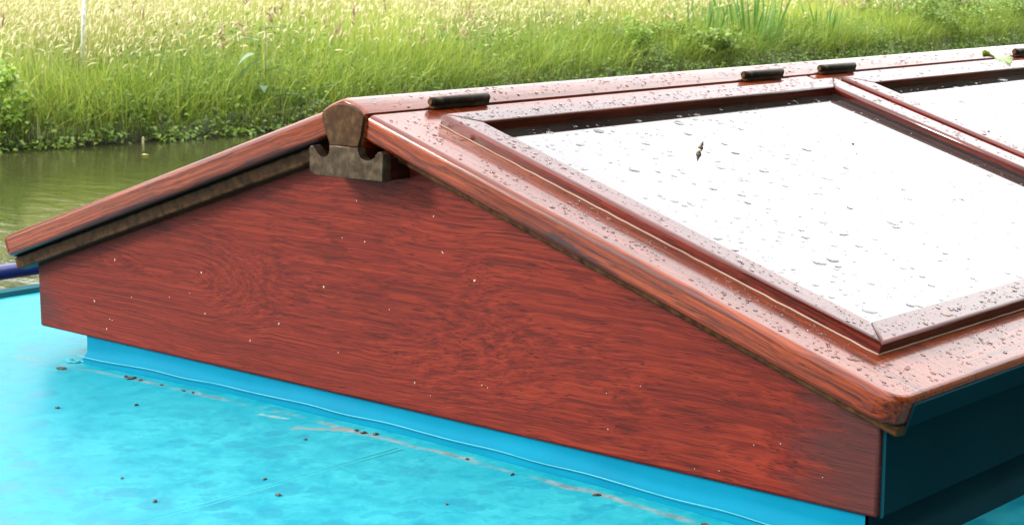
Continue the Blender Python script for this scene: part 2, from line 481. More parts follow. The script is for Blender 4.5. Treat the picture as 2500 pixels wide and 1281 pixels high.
def tube(bm, pts, r, seg=10, caps=True, r1=None):
    pts = [Vector(p) for p in pts]
    rings = []
    for i, p in enumerate(pts):
        d = (pts[min(i+1, len(pts)-1)]-pts[max(i-1, 0)]).normalized()
        a = d.cross(Vector((0, 0, 1)))
        if a.length < 1e-3: a = d.cross(Vector((1, 0, 0)))
        a.normalize()
        b = d.cross(a)
        rr = r if r1 is None else r+(r1-r)*i/(len(pts)-1)
        rings.append([bm.verts.new(p+(a*math.cos(2*math.pi*k/seg)+b*math.sin(2*math.pi*k/seg))*rr) for k in range(seg)])
    for i in range(len(rings)-1):
        for k in range(seg):
            f = bm.faces.new((rings[i][k], rings[i][(k+1) % seg], rings[i+1][(k+1) % seg], rings[i+1][k]))
            f.smooth = True
    if caps:
        bm.faces.new(rings[0])
        bm.faces.new(list(reversed(rings[-1])))

# ------------------------------------------------------------------ measurements of the skylight (metres)
HW = 0.55                      # half width of the gable
RX, RZ = 0.0301, 0.2788        # upper front edge of a lid
EX, EZ = 0.5699, 0.1061        # lower front edge of a lid
OV = 0.031                     # lid overhang in front of the gable
TH = 0.0245                    # lid thickness
BACK = 1.40                    # far gable
HS = 0.0115                    # height of the raised moulding
S = Vector((EX-RX, 0, EZ-RZ)).normalized()
N = Vector((-S.z, 0, S.x))
ULEN = 0.579
def P(side, u, v, wd=0.0):
    q = Vector((RX, 0, RZ))+S*u+N*wd
    return Vector((q.x*side, v, q.z))
def slope(side): return Vector((S.x*side, 0, S.z))
def nrm(side): return Vector((N.x*side, 0, N.z))
def deck_z(x): return -0.021-0.036*x*x

# ------------------------------------------------------------------ large setting: water, ground
def grid_mesh(name, xs, ys, zf):
    nx, ny = len(xs), len(ys)
    co = np.array([(x, y, zf(x, y)) for y in ys for x in xs], dtype=np.float64)
    faces = [(j*nx+i, j*nx+i+1, (j+1)*nx+i+1, (j+1)*nx+i) for j in range(ny-1) for i in range(nx-1)]
    me = bpy.data.meshes.new(name)
    me.from_pydata(co.tolist(), [], faces)
    for p in me.polygons: p.use_smooth = True
    return me
WATER = -0.80
o = link('canal_water', grid_mesh('canal_water', np.linspace(-30, 60, 10), np.linspace(-200, 400, 10), lambda x, y: WATER), M_['canal'])
put_tags(o, kind='structure')

BY = np.array([-200., -10, 3.0, 5.2, 6.3, 7.6, 10.0, 13.0, 17.0, 23.0, 30.0, 45., 400.])
BX = np.array([-12., -10., -9.05, -8.85, -8.60, -8.55, -9.15, -10.0, -10.3, -10.55, -10.8, -11.5, -14.])
def bank_x(y): return np.interp(y, BY, BX)
def ground_h(dist):
    return np.interp(dist, [-2, -0.03, 0.0, 0.05, 0.5, 1.4, 3.0, 6.0, 400], [-1.6, -1.0, -0.80, -0.70, -0.60, -0.50, -0.40, -0.36, -0.30])
def build_ground():
    ds = [-1.5, -0.4, -0.03, 0.0, 0.05, 0.25, 0.5, 0.9, 1.4, 2.2, 3, 4, 6, 9, 14, 30, 80, 200, 480]
    ys = np.concatenate([[-200, -60, -20, -8], np.arange(-4, 44, 0.25), [50, 60, 80, 120, 200, 400]])
    vs, fs = [], []
    r = np.random.default_rng(3)
    for y in ys:
        bx = float(bank_x(y))
        wob = 0.05*math.sin(y*3.1)+0.04*math.sin(y*7.7+1)+r.normal(0, 0.02)
        for d in ds:
            z = float(ground_h(d))
            if 0.02 < d < 30: z += r.normal(0, 0.018)
            vs.append((bx-d+wob*(1 if d < 3 else 0), y, z))
    n = len(ds)
    for j in range(len(ys)-1):
        for i in range(n-1):
            fs.append((j*n+i, j*n+i+1, (j+1)*n+i+1, (j+1)*n+i))
    me = bpy.data.meshes.new('meadow_ground')
    me.from_pydata(vs, [], fs)
    for p in me.polygons: p.use_smooth = True
    put_tags(link('meadow_ground', me, M_['soil']), kind='structure')
build_ground()

# ------------------------------------------------------------------ the boat
boat = empty('boat', (0, 0, WATER))
put_tags(boat, 'turquoise boat roof carrying a pitched mahogany skylight with hinged glazed lids', 'boat')
BOAT_INV = Matrix.Translation((0, 0, -WATER))
def bpart(o):
    """o's matrix is in world coordinates; shift into the boat's frame"""
    o.matrix_basis = BOAT_INV @ o.matrix_basis
    return o

DX = 1.005
def build_roof():
    xs = np.linspace(-DX, DX, 41)
    ys = np.linspace(-3.2, 4.2, 60)
    me = grid_mesh('cabin_roof', xs, ys, lambda x, y: deck_z(x))
    o = link('cabin_roof', me, M_['deck'], boat)
    put_tags(o, 'wet turquoise painted cabin roof with puddles and scuffs')
    bpart(o)
    return o
roof = build_roof()

def roof_child(o):
    """parented to the roof, whose origin is the world origin"""
    o.parent = roof
    return o

# rim along both edges of the roof
for sx in (-1, 1):
    bm = bmesh.new()
    z0 = deck_z(DX)
    prof = [(DX-0.012, z0-0.004), (DX-0.010, z0+0.008), (DX-0.004, z0+0.012), (DX+0.006, z0+0.010), (DX+0.010, z0-0.03)]
    fa, fb, sd_ = prism(bm, [(sx*x, -3.2, z) for x, z in prof], [(sx*x, 4.2, z) for x, z in prof])
    o = finish('roof_rim', bm, M_['rim'], None, (0, 1, 0), (0, 0, 1))
    roof_child(o)
# hull under the roof
bm = bmesh.new()
prof = [(-1.0, -0.072), (1.0, -0.072), (1.12, -0.45), (1.05, -1.15), (-1.05, -1.15), (-1.12, -0.45)]
prism(bm, [(x, -3.2, z) for x, z in prof], [(x, 4.2, z) for x, z in prof])
bpart(finish('hull', bm, M_['hull'], boat, (0, 1, 0)))
# weld seam running fore and aft
bm = bmesh.new()
for dx in (0.0, 0.007):
    tube(bm, [(0.078+dx+0.0006*math.sin(k*2.1), -3.0+k*0.0985, deck_z(0.078+dx)-0.0008) for k in range(31)], 0.0011, 6)
roof_child(finish('weld_seam', bm, M_['seam'], None, (0, 1, 0), smooth_all=True))
# blue handrail outboard of the roof edge
bm = bmesh.new()
tube(bm, [(-1.12, -3.0+0.2*k, -0.045) for k in range(36)], 0.0115, 14)
rail = bpart(finish('handrail', bm, M_['rail'], boat, (0, 1, 0)))
put_tags(rail, 'navy blue tubular handrail beyond the roof edge')
for yy in (-0.4, 1.6, 3.2):
    bm = bmesh.new()
    tube(bm, [(-1.12, yy, -0.054), (-1.115, yy, -0.30), (-1.085, yy, -0.34)], 0.008, 10)
    o = finish('rail_post', bm, M_['rail'], None, (0, 0, 1), (1, 0, 0))
    pass
    mw = o.matrix_basis.copy()
    o.parent = rail
    o.matrix_basis = (Matrix.Translation((0, 0, WATER)) @ rail.matrix_basis).inverted() @ mw

# coaming (upstand) under the skylight, with a fillet onto the roof
def fillet_profile(z0, top, rad, face):
    pts = [(face, top)]
    for k in range(8):
        a = math.pi/2*k/7
        pts.append((face-rad+rad*math.cos(a), z0+rad-rad*math.sin(a)))
    return pts
def build_coaming():
    bm = bmesh.new()
    xs = np.linspace(-0.465, 0.535, 41)
    rows = []
    for x in xs:
        z0 = deck_z(x)-0.0006
        rad = 0.019
        pr = [(0.004, 0.0006), (0.004, z0+rad)]
        for k in range(1, 8):
            a = math.pi/2*k/7
            pr.append((0.004-rad*(1-math.cos(a)), z0+rad-rad*math.sin(a)))
        rows.append([bm.verts.new((x, y+0.0012*math.sin(x*23)*(i > 2), z)) for i, (y, z) in enumerate(pr)])
    for i in range(len(rows)-1):
        for k in range(len(rows[0])-1):
            f = bm.faces.new((rows[i][k], rows[i+1][k], rows[i+1][k+1], rows[i][k+1]))
            f.smooth = True
    # left end return
    r0 = rows[0]
    back = [bm.verts.new((v.co.x+0.001, 1.38, v.co.z)) for v in r0]
    for k in range(len(r0)-1):
        bm.faces.new((r0[k], r0[k+1], back[k+1], back[k]))
    bpart(finish('coaming', bm, M_['coaming'], boat, (1, 0, 0), (0, 0, 1)))
    # right side: dark petrol coaming with a fillet
    bm = bmesh.new()
    rows = []
    z0 = deck_z(0.56)-0.0006
    for y in np.linspace(0.004, 1.38, 20):
        pr = [(0.538, -0.001), (0.538, z0+0.018)]
        for k in range(1, 7):
            a = math.pi/2*k/6
            pr.append((0.538+0.024*(1-math.cos(a)), z0+0.018-0.018*math.sin(a)))
        rows.append([bm.verts.new((x, y, z)) for x, z in pr])
    for i in range(len(rows)-1):
        for k in range(len(rows[0])-1):
            f = bm.faces.new((rows[i][k], rows[i+1][k], rows[i+1][k+1], rows[i][k+1]))
            f.smooth = True
    o = bpart(finish('coaming', bm, M_['petrol'], boat, (0, 1, 0), (0, 0, 1)))
    put_tags(o, 'dark petrol blue upstand under the side wall')
    # sealant bead along the fillet
    bm = bmesh.new()
    pts = []
    for k in range(90):
        x = -0.468+1.0*k/89
        pts.append((x, -0.0065+0.0006*math.sin(x*31)+0.0004*math.sin(x*77+1), deck_z(x)+0.0062+0.0006*math.sin(x*50)))
    tube(bm, pts, 0.0006, 6)
    roof_child(finish('sealant_bead', bm, M_['bead'], None, (1, 0, 0), smooth_all=True))
    bm = bmesh.new()
    for k in range(5):
        q = Vector((-0.470+random.uniform(-0.012, 0.020), -0.008+random.uniform(-0.008, 0.006), deck_z(0.47)+0.001))
        bmesh.ops.create_icosphere(bm, subdivisions=2, radius=1.0, matrix=Matrix.Translation(q) @ Matrix.Diagonal((random.uniform(0.004, 0.009), random.uniform(0.004, 0.007), 0.0011, 1)))
    roof_child(finish('sealant_blob', bm, M_['bead'], None, (1, 0, 0), smooth_all=True))
build_coaming()

# gable boards
APEX = RZ-0.0105
def build_gable(y0, y1):
    bm = bmesh.new()
    zt, hr = 0.0772, HW-0.0025
    poly = [(-HW, 0.0), (hr, 0.0), (hr, zt+0.0008), (0.02, 0.2468), (-0.02, 0.2468), (-HW, zt)]
    fa, fb, _ = prism(bm, [(x, y0, z) for x, z in poly], [(x, y1, z) for x, z in poly])
    ed = [e for e in fa.edges]
    ed += [e for e in bm.edges if abs(abs(e.verts[0].co.x)-HW) < 0.003 and abs(abs(e.verts[1].co.x)-HW) < 0.003 and abs(e.verts[0].co.y-e.verts[1].co.y) > 0.01 and e.verts[0].co.z < 0.01]
    bevel(bm, set(ed), 0.003, 3)
    return bpart(finish('gable_board', bm, M_['gable'], boat, (1, 0, 0), (0, 0, 1)))
gable = build_gable(0.0, 0.030)
put_tags(gable, 'front gable board of red mahogany with figured grain')
put_tags(build_gable(BACK-0.03, BACK), 'far gable board hidden behind the skylight')

# side walls (dark petrol on the right)
for sx in (1, -1):
    bm = bmesh.new()
    x0, x1 = sx*(HW-0.0022 if sx > 0 else 0.525), sx*(HW+0.0012 if sx > 0 else 0.548)
    ya = 0.0035 if sx > 0 else 0.0305
    poly = [(x0, 0.0), (x1, 0.0), (x1, 0.082), (x0, 0.090)]
    fa, fb, sds = prism(bm, [(x, ya, z) for x, z in poly], [(x, BACK-0.0305, z) for x, z in poly])
    bevel(bm, [e for e in bm.edges if abs(e.verts[0].co.z) < 1e-6 and abs(e.verts[1].co.z) < 1e-6 and abs(e.verts[0].co.x-x1) < 1e-6 and abs(e.verts[1].co.x-x1) < 1e-6], 0.003, 2)
    bpart(put_tags(finish('side_wall', bm, M_['petrol'], boat, (0, 1, 0), (0, 0, 1)), 'dark petrol blue painted side wall'))
# inner floor, so the inside is closed and dark
bm = bmesh.new()
prism(bm, [(-0.52, 0.031, -0.005), (0.52, 0.031, -0.005), (0.52, BACK-0.031, -0.005), (-0.52, BACK-0.031, -0.005)],
      [(-0.52, 0.031, 0.0), (0.52, 0.031, 0.0), (0.52, BACK-0.031, 0.0), (-0.52, BACK-0.031, 0.0)])
bpart(finish('inner_floor', bm, M_['interior'], boat, (0, 1, 0)))

# ridge beam
def cap_profile():
    pts = [(0.0292, 0.2690), (0.0298, 0.2800)]
    for k in range(1, 8):
        a = -1+2*k/8
        pts.append((-a*0.0275, 0.2922-0.0098*abs(a)**1.22))
    pts += [(-0.0298, 0.2800), (-0.0292, 0.2690), (-0.0215, 0.2470), (0.0215, 0.2470)]
    return pts
bm = bmesh.new()
cp = cap_profile()
def ring_at(y, k):
    return [bm.verts.new((x*k, y, 0.268+(z-0.268)*k)) for x, z in cp]
rings = [ring_at(-OV-0.0012, 0.900), ring_at(-OV-0.0008, 0.935), ring_at(-OV+0.0010, 0.975), ring_at(-OV+0.0040, 1.0)]
for yy in np.linspace(0.05, BACK+OV, 10): rings.append(ring_at(float(yy), 1.0))
for a_, b_ in zip(rings[:-1], rings[1:]):
    for i in range(len(cp)):
        f = bm.faces.new((a_[i], b_[i], b_[(i+1) % len(cp)], a_[(i+1) % len(cp)]))
        f.smooth = 1 <= i <= 8
bm.faces.new(rings[0]); bm.faces.new(list(reversed(rings[-1])))
ridge = bpart(finish('ridge_beam', bm, M_['lid'], boat, (0, 1, 0), (0, 0, 1)))
put_tags(ridge, 'ridge capping with rounded top running between the lids')

# ridge bracket: brown end plate and hooked bronze block
bm = bmesh.new()
pl = [(0.0215, 0.2486), (0.0250, 0.2590), (0.0280, 0.2700), (0.0284, 0.2768), (0.0235, 0.2816), (0.016, 0.2858), (0.006, 0.2878), (-0.004, 0.2875), (-0.013, 0.2848), (-0.0215, 0.2800), (-0.0262, 0.2762), (-0.0258, 0.2700), (-0.0205, 0.2600), (-0.0165, 0.2486)]
fa, fb, _ = prism(bm, [(x, -OV-0.0045, z) for x, z in pl], [(x, -OV-0.0012, z) for x, z in pl])
bevel(bm, fa.edges[:], 0.0010, 2)
put_tags(bpart(finish('ridge_plate', bm, M_['bronze_brown'], boat, (1, 0, 0), (0, 0, 1))), 'brown mushroom shaped end plate of the ridge')
bm = bmesh.new()
def arc(cx, cz, rx, rz, a0, a1, k=7):
    return [(cx+rx*math.cos(R(a0+(a1-a0)*i/k)), cz+rz*math.sin(R(a0+(a1-a0)*i/k))) for i in range(k+1)]
hk = [(0.0537, 0.2195), (0.0539, 0.2445), (0.0510, 0.2468), (0.0475, 0.2464), (0.0450, 0.2425)]
hk += arc(0.0335, 0.2430, 0.0110, 0.0062, -10, -170, 8)
hk += [(0.0218, 0.2446), (0.0215, 0.2485), (-0.0165, 0.2485), (-0.0160, 0.2430)]
hk += arc(-0.0245, 0.2425, 0.0090, 0.0066, -15, -165, 8)
hk += [(-0.0352, 0.2432), (-0.0385, 0.2460), (-0.0415, 0.2465), (-0.0440, 0.2440), (-0.0440, 0.2225), (-0.0405, 0.2200), (-0.034, 0.2195)]
fa, fb, _ = prism(bm, [(x, -OV-0.0050, z) for x, z in hk], [(x, -OV+0.0055, z) for x, z in hk])
bevel(bm, fa.edges[:], 0.0009, 2)
put_tags(bpart(finish('ridge_bracket', bm, M_['bronze'], boat, (1, 0, 0), (0, 0, 1))), 'hooked bronze bracket under the ridge end')

bm = bmesh.new()
bk = [(0.0532, 0.2202), (0.0532, 0.2405), (0.0215, 0.2365), (0.0205, 0.2468), (-0.0205, 0.2468), (-0.0215, 0.2365), (-0.0436, 0.2400), (-0.0436, 0.2202)]
prism(bm, [(x, -OV+0.0057, z) for x, z in bk], [(x, -0.0004, z) for x, z in bk])
put_tags(bpart(finish('bracket_block', bm, M_['block'], boat, (0, 1, 0), (0, 0, 1))), 'dark maroon wooden block behind the bronze bracket')

# drip strips under the lids
for sx in (1, -1):
    bm = bmesh.new()
    z0, z1 = -TH-(0.0115 if sx > 0 else 0.0165), -TH-0.0004
    u1 = 0.5775
    pr = [(-0.0155, z0+0.002), (-0.0165, z1), (-0.0002, z1), (-0.0002, z0)]
    fa, fb, _ = prism(bm, [P(sx, 0.030, y, wd) for y, wd in pr], [P(sx, u1, y, wd) for y, wd in pr])
    bevel(bm, [e for e in bm.edges if e.calc_length() > 0.3 or e in fb.edges[:]], 0.0022, 3)
    o = bpart(finish('drip_strip', bm, M_['strip'], boat, slope(sx), nrm(sx)))
# ------------------------------------------------------------------ lids
def poly_board(name, side, poly, w0, w1, mat, parent_lid, grain, rad, seg=3, bottom=False, only=None):
    """slab with rounded-over upper (and lower) arrises along the edges chosen by only(u, v)"""
    n = len(poly)
    pv = [Vector(p) for p in poly]
    area = sum(pv[i].x*pv[(i+1) % n].y-pv[(i+1) % n].x*pv[i].y for i in range(n))
    if area < 0: pv.reverse()
    inw, flag = [], []
    for i in range(n):
        d = (pv[(i+1) % n]-pv[i]).normalized()
        inw.append(Vector((-d.y, d.x)))
        flag.append(1.0 if only is None or (only(*pv[i]) and only(*pv[(i+1) % n])) else 0.0)
    offs = []
    for i in range(n):
        n1, n2, d1, d2 = inw[i-1], inw[i], flag[i-1], flag[i]
        det = n1.x*n2.y-n1.y*n2.x
        if abs(det) < 1e-3: offs.append(n1*((d1+d2)/2))
        else: offs.append(Vector(((d1*n2.y-d2*n1.y)/det, (n1.x*d2-n2.x*d1)/det)))
    levels = []
    rb = rad if bottom else 0.0
    if rb > 0:
        for k in range(seg): 
            a = math.pi/2*k/seg
            levels.append((w0+rb*(1-math.sin(a)) if False else w0+rb-rb*math.cos(a), rb-rb*math.sin(a)))
    levels.append((w0+rb, 0.0))
    if rad > 0:
        for k in range(seg+1):
            a = math.pi/2*k/seg
            levels.append((w1-rad+rad*math.sin(a), rad-rad*math.cos(a)))
    else: levels.append((w1, 0.0))
    bm = bmesh.new()
    rings = [[bm.verts.new(P(side, p.x+o_.x*ins, p.y+o_.y*ins, wd)) for p, o_ in zip(pv, offs)] for wd, ins in levels]
    for r0_, r1_ in zip(rings[:-1], rings[1:]):
        for i in range(n):
            j = (i+1) % n
            f = bm.faces.new((r0_[i], r0_[j], r1_[j], r1_[i]))
    main = seg if bottom and rad > 0 else 0
    for k in range(len(rings)-1):
        if k != main:
            for i in range(n):
                bm.faces.ensure_lookup_table()
                bm.faces[k*n+i].smooth = bool(flag[i])
        else:
            for i in range(n):
                bm.faces.ensure_lookup_table()
                if flag[i] and (pv[(i+1) % n]-pv[i]).length < 0.012: bm.faces[k*n+i].smooth = True
    bm.faces.new(list(reversed(rings[0]))); bm.faces.new(rings[-1])
    bm.faces.ensure_lookup_table()
    if bottom: bm.faces[len(bm.faces)-2].material_index = 1
    g = slope(side) if grain == 'u' else Vector((0, 1, 0))
    o = finish(name, bm, [mat, M_['rubber']] if bottom else mat, None, g, nrm(side))
    mw = o.matrix_basis.copy()
    o.parent = parent_lid
    o.matrix_basis = parent_lid.matrix_basis.inverted() @ BOAT_INV @ mw
    return o

def rounded(poly_corners, k, rad, seg=6):
    """replace corner k of a rectangle-like polygon by an arc"""
    n = len(poly_corners)
    p = Vector(poly_corners[k]).to_2d() if False else Vector((poly_corners[k][0], poly_corners[k][1]))
    a = Vector((poly_corners[k-1][0], poly_corners[k-1][1]))
    b = Vector((poly_corners[(k+1) % n][0], poly_corners[(k+1) % n][1]))
    d1 = (a-p).normalized(); d2 = (b-p).normalized()
    c = p+d1*rad+d2*rad
    pts = []
    for i in range(seg+1):
        t = i/seg*math.pi/2
        pts.append(tuple(c-d2*rad*math.cos(t)-d1*rad*math.sin(t)))
    return poly_corners[:k]+pts+poly_corners[k+1:]

def build_lid(side, v0, v1, first, last, label):
    a = 0.1200                                   # width of the side boards
    lid = empty('lid', (0, 0, 0))
    lid.parent = boat
    lid.matrix_basis = BOAT_INV @ Matrix.Translation(P(side, 0, (v0+v1)/2))
    put_tags(lid, label)
    g = 0.0004
    L = M_['lid']
    fi, la = v0+a, v1-0.042
    if not first: fi = v0+0.054
    # side boards run down the slope, rails fit between them
    pf = [(0.0022, v0), (ULEN, v0), (ULEN, fi), (0.0022, fi)]
    if first: pf = rounded(pf, 1, 0.020)
    poly_board('side_board', side, pf, -TH, 0, L, lid, 'u', 0.0056 if first else 0.003, 6, True, only=(lambda u, v: u > ULEN-0.0001 or (v < v0+0.021 and (u > 0.5 or v < v0+0.001))) if first else (lambda u, v: u > ULEN-0.0001 or v < v0+0.001))
    pb = [(0.0022, la), (ULEN, la), (ULEN, v1), (0.0022, v1)]
    if last: pb = rounded(pb, 2, 0.020)
    poly_board('side_board', side, pb, -TH, 0, L, lid, 'u', 0.003, 3, True, only=lambda u, v: u > ULEN-0.0001 or v > v1-0.022)
    poly_board('upper_board', side, [(0.0022, fi+g), (0.075, fi+g), (0.075, la-g), (0.0022, la-g)], -TH, -0.0001, L, lid, 'v', 0.0012, 2, only=lambda u, v: u < 0.003)
    poly_board('lower_board', side, [(0.482, fi+g), (ULEN, fi+g), (ULEN, la-g), (0.482, la-g)], -TH, -0.0001, L, lid, 'v', 0.0060, 5, only=lambda u, v: u > ULEN-0.0001)
    # painted edge strip along the eave
    ev0 = v0+(0.021 if first else 0.0); ev1 = v1-(0.021 if last else 0)
    poly_board('edge_strip', side, [(ULEN+0.0003, ev0), (ULEN+0.0022, ev0), (ULEN+0.0022, ev1), (ULEN+0.0003, ev1)], -TH+0.0005, -0.0052, M_['petrol'], lid, 'v', 0.0006, 2)
    # raised moulding, mitred
    m = M_['mould']
    ua, ub = 0.0366, 0.0625                      # upper rail
    uc, ue = 0.4945, 0.5225                      # lower rail
    if first: va, vb = v0+0.0585, v0+0.0875
    else:     va, vb = v0+0.0165, v0+0.0500
    vc, vd = v1-0.0375, v1-0.0012
    e = 0.00015
    z0 = 0.0004
    rr = 0.0034
    poly_board('moulding_stile', side, [(ua+e, va), (ue-e, va), (uc-e, vb), (ub+e, vb)], z0, HS, m, lid, 'u', rr, 4)
    poly_board('moulding_stile', side, [(ub+e, vc), (uc-e, vc), (ue-e, vd), (ua+e, vd)], z0, HS, m, lid, 'u', rr, 4)
    poly_board('moulding_rail', side, [(ua, va+e), (ub, vb+e), (ub, vc-e), (ua, vd-e)], z0, HS-0.0002, m, lid, 'v', rr*0.7, 4)
    poly_board('moulding_rail', side, [(uc, vb+e), (ue, va+e), (ue, vd-e), (uc, vc-e)], z0, HS-0.0002, m, lid, 'v', rr*0.7, 4)
    # pane
    poly_board('glass_pane', side, [(ub-0.004, vb-0.004), (uc+0.004, vb-0.004), (uc+0.004, vc+0.004), (ub-0.004, vc+0.004)], -0.004, 0.0011, M_['pane'], lid, 'v', 0)
    # sealant lines round the outside of the moulding
    bm = bmesh.new()
    for (u_, v_), (u2, v2) in (((ua, va-0.0002), (ue, va-0.0002)), ((ue+0.0002, va), (ue+0.0002, vd))):
        k = 40
        tube(bm, [P(side, u_+(u2-u_)*i/k, v_+(v2-v_)*i/k+(0.0003*math.sin(i*1.9) if u_ != u2 else 0), 0.0005+0.0002*math.sin(i*2.7)) for i in range(k+1)], 0.0009, 5)
    o = finish('sealant_line', bm, M_['caulk'], None, (0, 1, 0), nrm(side))
    mw = o.matrix_basis.copy(); o.parent = lid
    o.matrix_basis = lid.matrix_basis.inverted() @ BOAT_INV @ mw
    bm = bmesh.new()
    fa, fb, _ = prism(bm, [P(side, ub+0.002, v_, w_) for v_, w_ in ((vc-0.0026, 0.0012), (vc+0.001, 0.0012), (vc+0.001, 0.0030), (vc-0.0020, 0.0022))],
                      [P(side, uc-0.002, v_, w_) for v_, w_ in ((vc-0.0026, 0.0012), (vc+0.001, 0.0012), (vc+0.001, 0.0030), (vc-0.0020, 0.0022))])
    o = finish('gasket', bm, M_['rubber'], None, slope(side), nrm(side))
    mw = o.matrix_basis.copy(); o.parent = lid
    o.matrix_basis = lid.matrix_basis.inverted() @ BOAT_INV @ mw
    # screw plug in the lower rail
    for vv in (va+0.118, va+0.46):
        bm = bmesh.new()
        q = P(side, (uc+ue)/2+0.004, vv, HS-0.0003)
        mm = frame_matrix(slope(side), nrm(side), q)
        bmesh.ops.create_cone(bm, cap_ends=True, segments=14, radius1=0.0042, radius2=0.0036, depth=0.0012, matrix=mm)
        o = finish('screw_plug', bm, M_['caulk'], None, (0, 1, 0), nrm(side))
        mw = o.matrix_basis.copy(); o.parent = lid
        o.matrix_basis = lid.matrix_basis.inverted() @ BOAT_INV @ mw
    return dict(side=side, va=va, vb=vb, vc=vc, vd=vd, ua=ua, ub=ub, uc=uc, ue=ue, v0=v0, v1=v1)

SPLIT = 0.7025
L1 = build_lid(1, -OV, SPLIT-0.0015, True, False, 'front right lid with a raised mahogany frame around wet glass')
L2 = build_lid(1, SPLIT+0.0015, BACK+OV, False, True, 'rear right lid with a raised mahogany frame around wet glass')
build_lid(-1, -OV, SPLIT-0.0015, True, False, 'front left lid seen edge on from the gable')
build_lid(-1, SPLIT+0.0015, BACK+OV, False, True, 'rear left lid hidden beyond the ridge')

# ------------------------------------------------------------------ hinges
def make_hinge():
    root = empty('hinge')
    root.parent = boat
    Lh, rad = 0.079, 0.0046
    bm = bmesh.new()
    # barrel with three knuckle joints
    ys = [0, 0.0008, 0.0016, 0.0128, 0.0132, 0.0135, 0.0138, 0.0142, Lh-0.0016, Lh-0.0008, Lh]
    rs = [rad*0.80, rad*0.96, rad, rad, rad*0.99, rad*0.90, rad*0.99, rad, rad, rad*0.96, rad*0.80]
    seg = 16
    rings = [[bm.verts.new((r_*math.cos(2*math.pi*k/seg), y_, r_*math.sin(2*math.pi*k/seg))) for k in range(seg)] for y_, r_ in zip(ys, rs)]
    for i in range(len(rings)-1):
        for k in range(seg):
            f = bm.faces.new((rings[i][k], rings[i][(k+1) % seg], rings[i+1][(k+1) % seg], rings[i+1][k])); f.smooth = True
    bm.faces.new(rings[0]); bm.faces.new(list(reversed(rings[-1])))
    bmesh.ops.recalc_face_normals(bm, faces=bm.faces)
    me = bpy.data.meshes.new('barrel'); bm.to_mesh(me); bm.free()
    link('barrel', me, M_['hinge'], root)
    for ya, yb in ((-0.0016, 0.0005), (Lh-0.0005, Lh+0.0014)):
        bm = bmesh.new()
        tube(bm, [(0, ya, 0), (0, (ya+yb)/2, 0), (0, yb, 0)], 0.0028, 10)
        bmesh.ops.recalc_face_normals(bm, faces=bm.faces)
        me = bpy.data.meshes.new('pin_end'); bm.to_mesh(me); bm.free()
        link('pin_end', me, M_['strip'], root)
    bm = bmesh.new()
    bmesh.ops.create_cube(bm, size=1.0, matrix=Matrix.Translation((0, Lh/2, -0.0048)) @ Matrix.Diagonal((0.0070, Lh*0.97, 0.003, 1)))
    me = bpy.data.meshes.new('leaf_plate'); bm.to_mesh(me); bm.free()
    link('leaf_plate', me, M_['hinge'], root)
    return root
h0 = make_hinge()
def copy_tree(o, parent):
    c = o.copy(); COL.objects.link(c); c.parent = parent
    for ch in list(o.children): copy_tree(ch, c)
    return c
first = True
for v_ in (0.0505, 0.5665, 0.7295, 1.246):
    o = h0 if first else copy_tree(h0, boat)
    first = False
    q = Vector((RX+0.0010, v_, RZ+0.0068))
    o.matrix_basis = BOAT_INV @ frame_matrix((1, 0, 0), (0, 0, 1), q)
for v_ in (0.024, 0.5665, 0.7295, 1.246):
    o = copy_tree(h0, boat)
    q = Vector((-RX-0.0030, v_, RZ+0.0045))
    o.matrix_basis = BOAT_INV @ frame_matrix((1, 0, 0), (0, 0, 1), q)

# ------------------------------------------------------------------ meadow grass and bank plants (numpy meshes)
CAMP = np.array([1.2174, -1.173, 0.4213])
FW, RT, UP = np.array(fw), np.array(rt), np.array(up)
def in_view(x, y, z, m=0.06, top=0.75):
    """true for ground that can be seen, with a margin on every side for a step to the side"""
    d = np.stack([x, y, z], -1)-CAMP
    f = d@FW
    X = (d@RT)/f*4423.5/2500
    d2 = d.copy(); d2[..., 2] += top
    Yt = (d2@UP)/(d2@FW)*4423.5/2500
    Yb = (d@UP)/f*4423.5/2500
    return (f > 1) & (np.abs(X) < 0.5+m) & (Yt > -0.3) & (Yb < 0.256+0.035)

def mesh_np(name, verts, faces_flat, counts, rnd, mats, mat_idx=None, smooth=True):
    me = bpy.data.meshes.new(name)
    nv, nf, nl = len(verts), len(counts), len(faces_flat)
    me.vertices.add(nv); me.loops.add(nl); me.polygons.add(nf)
    me.vertices.foreach_set('co', np.ascontiguousarray(verts, np.float32).ravel())
    me.loops.foreach_set('vertex_index', faces_flat.astype(np.int32))
    st = np.concatenate([[0], np.cumsum(counts)[:-1]]).astype(np.int32)
    me.polygons.foreach_set('loop_start', st)
    if mat_idx is not None: me.polygons.foreach_set('material_index', mat_idx.astype(np.int32))
    me.polygons.foreach_set('use_smooth', np.full(nf, smooth))
    at = me.attributes.new('rnd', 'FLOAT', 'POINT')
    at.data.foreach_set('value', rnd.astype(np.float32))
    me.update(calc_edges=True)
    return me

class Soup:
    def __init__(s): s.v, s.f, s.c, s.r, s.m, s.n = [], [], [], [], [], 0
    def add(s, V, quads, rnd, mi):
        """V (n,k,3); quads (q,4) index pattern; rnd (n,)"""
        n, k, _ = V.shape
        base = s.n+np.arange(n)[:, None, None]*k
        F = (base+np.asarray(quads)[None]).reshape(-1)
        s.v.append(V.reshape(-1, 3)); s.f.append(F)
        s.c.append(np.full(n*len(quads), 4)); s.r.append(np.repeat(rnd, k))
        s.m.append(np.full(n*len(quads), mi)); s.n += n*k
    def mesh(s, name):
        return mesh_np(name, np.concatenate(s.v), np.concatenate(s.f), np.concatenate(s.c), np.concatenate(s.r), None, np.concatenate(s.m))

